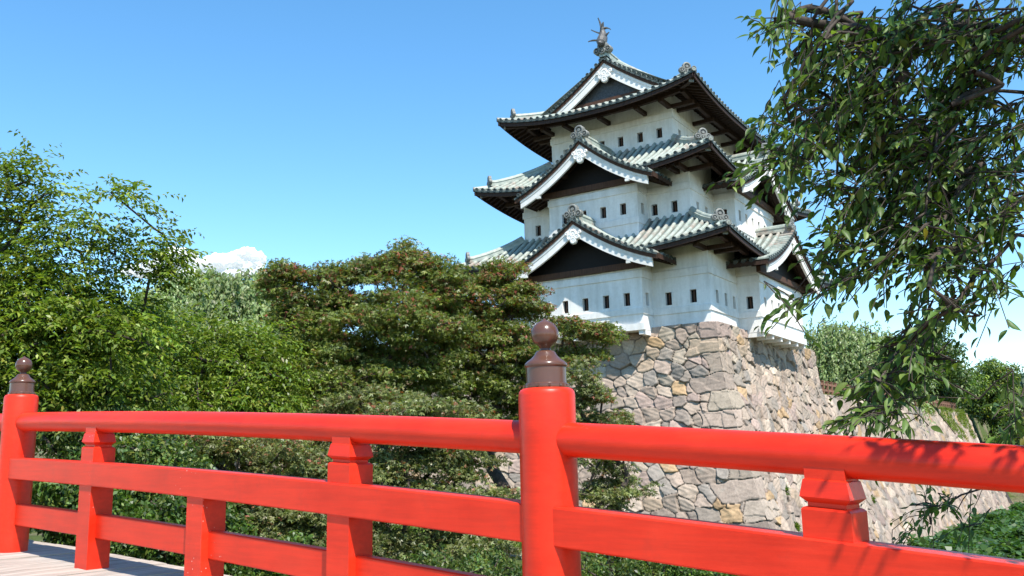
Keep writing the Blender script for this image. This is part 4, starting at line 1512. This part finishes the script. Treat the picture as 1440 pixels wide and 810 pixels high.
# ---- the near cherry whose boughs hang in from the right
def near_cherry():
    bx, by = 17.9, -31.4
    bz = float(ground_z(bx, by)) - 0.05
    root = thing('cherry_tree', (bx, by, bz), 'dark leafy cherry tree with long boughs hanging in close beside the bridge at right', 'tree')
    fork = np.array([17.55, -31.7, -5.6])
    limbs = [
        [(1900, 210, 5.3), (1600, 70, 5.1), (1400, 50, 5.0), (1250, 45, 4.8), (1140, 32, 4.6), (1060, 26, 4.5)],
        [(1850, 300, 5.5), (1600, 190, 5.3), (1440, 130, 5.1), (1320, 125, 5.0), (1220, 160, 4.8), (1150, 190, 4.7), (1090, 200, 4.6)],
        [(1850, 380, 5.3), (1600, 310, 5.1), (1440, 240, 5.0), (1330, 270, 4.8), (1240, 320, 4.7), (1160, 380, 4.6)],
        [(1800, 420, 5.0), (1560, 360, 4.8), (1430, 330, 4.6), (1350, 420, 4.5), (1280, 500, 4.4), (1215, 575, 4.3)],
        [(1800, 520, 5.2), (1560, 540, 4.9), (1440, 545, 4.6), (1395, 590, 4.5)],
        [(1900, 100, 5.0), (1650, -120, 4.6), (1450, -150, 4.3), (1300, -110, 4.1)],
        [(1800, 640, 6.6), (1560, 640, 6.4), (1400, 668, 6.2), (1330, 710, 6.1), (1255, 745, 6.0)],
    ]
    pts = [np.array([bx, by, bz - 0.3]), np.array([17.85, -31.45, -6.6]), fork]
    par = [-1, 0, 1]
    for lb in limbs:
        prev = 2
        q0 = pts[2]
        for p in lb:
            q = at(*p)
            for s in (0.34, 0.67, 1.0):
                pts.append(q0 + (q - q0) * s + rng.normal(size=3) * 0.02 * (s < 1)); par.append(prev); prev = len(pts) - 1
            q0 = q
    # sprays: (px, py, rx, ry, number of twigs, depth)
    regs = [(1085, 26, 34, 7, 7, 4.5), (1125, 35, 34, 14, 7, 4.5), (1170, 30, 40, 24, 12, 4.6), (1140, 85, 30, 24, 8, 4.6), (1200, 70, 50, 34, 16, 4.7), (1290, 45, 70, 55, 34, 4.8), (1380, 55, 60, 45, 26, 5.0), (1430, 40, 25, 60, 10, 5.0),
            (1425, 190, 30, 60, 12, 5.0), (1350, 130, 60, 50, 30, 4.9), (1130, 120, 30, 22, 9, 4.6), (1090, 155, 34, 12, 9, 4.6), (1130, 175, 40, 20, 12, 4.6), (1215, 140, 60, 45, 28, 4.7), (1265, 205, 70, 55, 40, 4.8),
            (1350, 225, 60, 55, 30, 4.9), (1150, 195, 34, 22, 10, 4.5), (1080, 228, 36, 10, 8, 4.5), (1120, 215, 30, 16, 8, 4.5), (1170, 250, 36, 28, 13, 4.6), (1215, 290, 44, 34, 15, 4.6), (1180, 335, 30, 26, 9, 4.6),
            (1290, 300, 60, 42, 26, 4.7), (1370, 310, 46, 44, 14, 4.7), (1420, 290, 20, 40, 6, 4.7), (1330, 365, 60, 28, 14, 4.6), (1235, 360, 40, 24, 9, 4.6), (1165, 385, 26, 26, 7, 4.6),
            (1115, 420, 22, 10, 3, 4.5), (1165, 345, 20, 22, 5, 4.6), (1310, 440, 44, 36, 16, 4.5), (1385, 395, 30, 26, 6, 4.6), (1275, 500, 40, 34, 20, 4.4), (1235, 545, 34, 24, 14, 4.4), (1205, 580, 24, 14, 7, 4.3), (1290, 540, 30, 20, 5, 4.4),
            (1428, 580, 14, 36, 6, 4.5), (1272, 598, 18, 6, 2, 4.3), (1310, 712, 45, 12, 6, 6.1), (1275, 742, 20, 7, 3, 6.0), (1360, 735, 22, 10, 3, 6.1)]
    regs += [(1540, 80, 60, 90, 30, 5.1), (1580, 230, 80, 90, 34, 5.2), (1700, 120, 110, 120, 40, 5.2), (1720, 320, 110, 110, 36, 5.3), (1880, 260, 120, 160, 44, 5.4), (1560, 400, 60, 60, 14, 4.9), (1600, 540, 80, 50, 14, 5.0)]
    P, A, N_, Cc, tags = [], [], [], [], []
    tw_t = []
    for px, py, rx, ry, cnt, dep in regs:
        for _ in range(int(cnt * (2.1 if px > 1190 and py < 400 else (1.35 if py > 440 else 1.05)))):
            u = unit(1)[0] * rng.random() ** 0.4
            c = at(px + rx * u[0], py + ry * u[1], dep + 0.42 * u[2])
            tw_t.append((c, px + rx * u[0], py + ry * u[1]))
    # boughs above the picture that shade the mass below them
    extra = []
    tries = 0
    while len(extra) < 290 and tries < 6000:
        tries += 1
        c, px, py = tw_t[rng.integers(len(tw_t))]
        if px < 1170: continue
        q = c + np.array(SUN) * (0.9 + 2.2 * rng.random()) + rng.normal(size=3) * 0.2
        rel = q - CAM
        d = rel @ FW
        if d < 0.8: continue
        x = 720 + FPX * (rel @ RT) / d; y = 405 - FPX * (rel @ UP) / d
        if y < -25 or x > 1480: extra.append((q, x, y))
    # a few twigs over the right end of the railing
    for _ in range(46):
        s = -1.45 - 1.6 * rng.random()
        b = BW(s, 0.0, 0.05) + np.array(SUN) * (1.7 + 0.9 * rng.random())
        rel = b - CAM
        d = rel @ FW
        y = 405 - FPX * (rel @ UP) / max(d, 0.1); x = 720 + FPX * (rel @ RT) / max(d, .1)
        if d < 0.1 or y < -60 or x > 1520: extra.append((b, x, y))
    for c, px, py in tw_t + extra:
        A_ = np.array(pts)
        d = np.linalg.norm(A_ - c, axis=1) + 0.5 * np.maximum(0, c[2] - A_[:, 2]) + 0.6 * np.maximum(0, (c - A_) @ RT)
        d[:3] += 5
        k = int(np.argmin(d))
        p0 = A_[k]
        dirn = nrm(0.5 * nrm(c - p0) - 0.65 * RT + 0.45 * rng.normal(size=3) + np.array([0, 0, -0.18]))
        TL = 0.22 + 0.22 * rng.random()
        m = rng.integers(7, 13)
        c = c - dirn * TL * 0.5
        L = np.linalg.norm(c - p0)
        n = 3 if L > 0.3 else 2
        prev = k
        for i in range(1, n + 1):
            s = i / n
            pts.append(p0 + (c - p0) * s + np.array([0, 0, 0.05 * L * math.sin(math.pi * s)]) + rng.normal(size=3) * 0.02 * L); par.append(prev); prev = len(pts) - 1
        # the leafy twig itself
        ts = np.linspace(0.05, 1, m)
        tp = c + dirn * (TL * ts)[:, None] + np.array([0, 0, -1.0]) * (0.30 * TL * ts ** 2)[:, None]
        pts.append(tp[m // 2]); par.append(prev); pts.append(tp[-1]); par.append(len(pts) - 2)
        side = nrm(np.cross(dirn, (0, 0, 1.0)))
        sg = np.where(np.arange(m) % 2 == 0, 1.0, -1.0)[:, None]
        ax = nrm(0.75 * dirn + 0.62 * sg * side + np.array([0, 0, -0.45]) + 0.28 * rng.normal(size=(m, 3)))
        nr = nrm(np.array([0.1, -0.2, 1.0]) + 0.45 * rng.normal(size=(m, 3)) + 0.3 * sg * side)
        P.append(tp + ax * 0.012); A.append(ax); N_.append(nr)
        cc = pick(m, [((0.090, 0.150, 0.028), 5), ((0.135, 0.195, 0.040), 3), ((0.062, 0.112, 0.022), 3), ((0.18, 0.16, 0.03), 0.15)], 0.25)
        Cc.append(cc)
    P = np.concatenate(P); A = np.concatenate(A); N_ = np.concatenate(N_); Cc = np.concatenate(Cc)
    L = 0.072 * (0.5 + 0.75 * rng.random(len(P)))
    V, F = leaf_arrays(P, A, N_, L, L * (0.34 + 0.12 * rng.random(len(P))), CHE)
    fast_mesh('crown', V, F, M_LEAFN, root, np.repeat(Cc, len(CHE[0]), axis=0), smooth=True)
    wood_mesh('trunk', np.array(pts), par, 0.0023, 0.15, root, pipe=True)


near_cherry()
#PART5
# ------------------------------------------------------------------ fence on the long wall
def build_fence():
    f = thing('wooden_fence', (0, 17, -2.62), 'low red brown post and rail fence along the top of the long moat wall', 'fence')
    path = [np.array([0.15 + 0.047 * (y - 16), y, -2.62]) for y in np.arange(16.6, 57.5, 0.85)]
    c = path[-1]
    path += [c + np.array([-0.80, 0.25, 0.0]) * k for k in range(1, 9)]
    for p in path:
        mb = MB()
        mb.box(p + (0, 0, 0.42), (0.075, 0, 0), (0, 0.075, 0), (0, 0, 0.46))
        mb.box(p + (0, 0, 0.90), (0.088, 0, 0), (0, 0.088, 0), (0, 0, 0.022))
        mb.build('post', M_FENCE, f)
    for h in (0.34, 0.70):
        mb = MB()
        for a, b in zip(path[:-1], path[1:]):
            mb.bar(a + (0, 0, h), b + (0, 0, h), 0.09, 0.12)
        mb.build('rail', M_FENCE, f)


build_fence()


# ------------------------------------------------------------------ grass, weeds, moat plants, far wood
def blades(name, P, L, pal, label, cat, spread=0.5, width=0.12):
    n = len(P)
    ax = nrm(np.array([0, 0, 1.0]) + spread * rng.normal(size=(n, 3)))
    nr = unit(n)
    V, F = leaf_arrays(P, ax, nr, L * (0.6 + 0.8 * rng.random(n)), L * width * np.ones(n), DIA)
    o = fast_mesh(name, V, F, M_LEAF, None, np.repeat(pick(n, pal, 0.3), 4, axis=0), loc=P.mean(0))
    return tag(o, label, cat, kind='stuff')


G_GRASS = [((0.16, 0.22, 0.025), 5), ((0.11, 0.17, 0.022), 3), ((0.20, 0.23, 0.04), 2)]
n = 16000
yy = 40 + 18.5 * rng.random(n) ** 0.6
dz = 2.6 * rng.random(n) ** 1.7 * np.clip((yy - 38) / 14, 0.15, 1.0)
keepm = (np.sin(yy * 0.9 + 1.2 * np.sin(dz * 2)) > -0.45) & ((yy > 46) | (dz < 0.7))
yy = yy[keepm]; dz = dz[keepm]
zz = -2.6 - dz
xx = batter(zz) + (yy - 16) * 0.047 + 0.03
blades('grass', np.stack([xx, yy - 0.0, zz], -1), 0.34, G_GRASS, 'bright yellow green grass spilling over the far end of the moat wall', 'grass', 0.7)
n = 26000
yy = 16 + 43 * rng.random(n); xx = 0.047 * (yy - 16) + 0.45 - 2.6 * rng.random(n) ** 1.5
blades('grass', np.stack([xx, yy, np.full(n, -2.66)], -1), 0.16, G_GRASS, 'short green grass strip along the foot of the wooden fence', 'grass', 0.5)
# ground cover on the banks below the bridge
n = 60000
xx = -14 + 22 * rng.random(n); yy = -35 + 32 * rng.random(n)
k = (np.sin(xx * 0.8 + 2 * np.sin(yy * 0.45)) + np.sin(yy * 0.9 + xx * .4) > -0.5) & (xx < 6)
xx = xx[k]; yy = yy[k]
blades('ground_cover', np.stack([xx, yy, ground_z(xx, yy) - 0.02], -1), 0.26, G_SHRUB + G_GRASS[:1], 'low green undergrowth on the bank under the maples', 'undergrowth', 0.9, 0.3)
# leafy plants in the moat at the foot of the long wall
n = 130000
yy = -14 + 74 * rng.random(n); xx = 4.6 + 0.047 * np.clip(yy - 16, 0, 60) + 11 * rng.random(n)
k = (xx > 5.3 + 0.047 * np.clip(yy - 16, 0, 60) + 0.5 * np.clip(12 - yy, 0, 40) + 0.5 * np.sin(yy * 0.7)) & (xx < 15.2 + 0.12 * (yy + 36))
xx = xx[k]; yy = yy[k]; n = len(xx)
hgt = 0.15 + 0.6 * rng.random(n) + 0.35 * np.sin(xx * 1.1) * np.sin(yy * 0.8)
P = np.stack([xx, yy, ground_z(xx, yy) + hgt], -1)
nr = nrm(np.array([0, 0, 1.0]) + 0.4 * rng.normal(size=(n, 3)))
ax = nrm(np.cross(nr, rng.normal(size=(n, 3))))
L = 0.26 + 0.2 * rng.random(n)
V, F = leaf_arrays(P, ax, nr, L, L * 0.8, DIA)
tag(fast_mesh('moat_plants', V, F, M_LEAF, None, np.repeat(pick(n, [((0.055, 0.12, 0.035), 5), ((0.085, 0.15, 0.045), 3), ((0.04, 0.09, 0.03), 3)], 0.3), 4, axis=0), loc=P.mean(0)),
    'dense green water plants filling the moat floor beside the long wall', 'moat plants', kind='stuff')

# single tufts rooted in the joints of the wall
tufts = [(1103, 692, 'E', 'small yellow green tuft growing near the wall corner just above the middle rail'), (1118, 742, 'E', 'bright tuft at the foot of the wall corner above the middle rail'),
         (1278, 742, 'E', 'yellow green tuft low on the long wall between the hanging twigs'), (1325, 695, 'E', 'thin green tuft high between handrail and middle rail on the long wall'),
         (1225, 705, 'E', 'tiny tuft on the long wall just right of the capped baluster')]
for px, py, sd, lab in tufts:
    d = nrm(FW + RT * (px - 720) / FPX - UP * (py - 405) / FPX)
    t = 30.0
    for _ in range(4000):
        p = CAM + d * t
        if p[0] < batter(p[2]) + max(0, p[1] - 16) * 0.047: break
        t += 0.02
    n = 150
    q = p + rng.normal(size=(n, 3)) * np.array([0.04, 0.09, 0.07])
    ax = nrm(np.array([0.7, -0.2, 0.4]) + 0.8 * rng.normal(size=(n, 3)))
    V, F = leaf_arrays(q, ax, unit(n), 0.17 + 0.14 * rng.random(n), np.full(n, 0.07), DIA)
    o = fast_mesh('wall_tuft', V, F, M_LEAF, None, np.repeat(pick(n, G_GRASS + G_SHRUB, 0.3), 4, axis=0), loc=p)
    tag(o, lab, 'plant', 'tufts growing in the stone wall')


# far wooded hill
def far_wood():
    n = 5200
    c = at(1480, 585, 235)
    u = unit(n)
    P0 = c + u * np.array([60, 40, 1]) * np.sqrt(rng.random((n, 1)))
    ph = 0.5 + 0.5 * np.sin(P0[:, 0] * 0.11) * np.sin(P0[:, 1] * 0.13 + 1)
    P0[:, 2] = -5 + (12.5 + 4.0 * ph) * np.clip(1.15 - ((P0[:, 0] - c[0]) / 62) ** 2 - ((P0[:, 1] - c[1]) / 44) ** 2, 0, 1) ** 0.6 * (0.35 + 0.65 * rng.random(n) ** 0.4)
    m = 14
    Q = (P0[:, None, :] + rng.normal(size=(n, m, 3)) * 1.0).reshape(-1, 3)
    k = len(Q)
    nr = nrm(np.array([0.2, -0.3, 0.8]) + 0.7 * rng.normal(size=(k, 3)))
    ax = nrm(np.cross(nr, rng.normal(size=(k, 3))))
    L = 1.0 + 0.6 * rng.random(k)
    V, F = leaf_arrays(Q, ax, nr, L, L * 0.6, DIA)
    tone = np.repeat(0.75 + 0.5 * rng.random((n, 1)), m, axis=0)
    o = fast_mesh('far_wood', V, F, M_LEAF, None, np.repeat(pick(k, [((0.045, 0.085, 0.040), 3), ((0.060, 0.100, 0.045), 2)], 0.25) * tone, 4, axis=0), loc=(c[0], c[1], -5))
    tag(o, 'far wooded hillside reading as one dark green mass beyond the moat', 'wood', kind='stuff')


far_wood()


# ------------------------------------------------------------------ cloud
def cloud():
    dep = 2600.0
    k = dep / FPX
    bm = bmesh.new()
    lobes = [(344, 366, 26, 16), (362, 368, 10, 15), (324, 369, 26, 13), (308, 370, 22, 12), (292, 372, 18, 10), (278, 374, 14, 8), (264, 366, 18, 11), (248, 360, 18, 12), (234, 366, 16, 11), (220, 374, 18, 9), (200, 380, 22, 8),
             (300, 384, 74, 9), (235, 382, 66, 10)]
    r = random.Random(5)
    for px, py, rx, ry in lobes:
        for q in range(8):
            an = r.random() * 6.28; f = 0 if q == 0 else 0.7
            c = at(px + f * rx * math.cos(an), py + f * ry * math.sin(an), dep + (r.random() - .5) * 30)
            s = 0.95 if q == 0 else 0.30 + 0.25 * r.random()
            g = bmesh.ops.create_icosphere(bm, subdivisions=3, radius=1.0)
            for v in g['verts']:
                p = v.co
                v.co = Vector([float(t) for t in (c + RT * (p.x * rx * k * s) + UP * (p.y * ry * k * s) + FW * (p.z * ry * k * s))])
    me = bpy.data.meshes.new('cloud'); bm.to_mesh(me); bm.free()
    me.materials.append(M_CLOUD)
    o = bpy.data.objects.new('cloud', me); COL.objects.link(o)
    m = o.modifiers.new('fuse', 'REMESH'); m.mode = 'VOXEL'; m.voxel_size = 2.6; m.use_smooth_shade = True
    for nm, size, st in (('billow', 26.0, 17.0), ('puff', 10.0, 6.0), ('wisp', 4.0, 1.6)):
        tx = bpy.data.textures.new(nm, 'CLOUDS'); tx.noise_scale = size; tx.noise_depth = 3
        d = o.modifiers.new(nm, 'DISPLACE'); d.texture = tx; d.texture_coords = 'GLOBAL'; d.strength = st; d.mid_level = 0.5
    tag(o, 'small white cumulus cloud low in the sky above the pale weeping tree', 'cloud')


cloud()
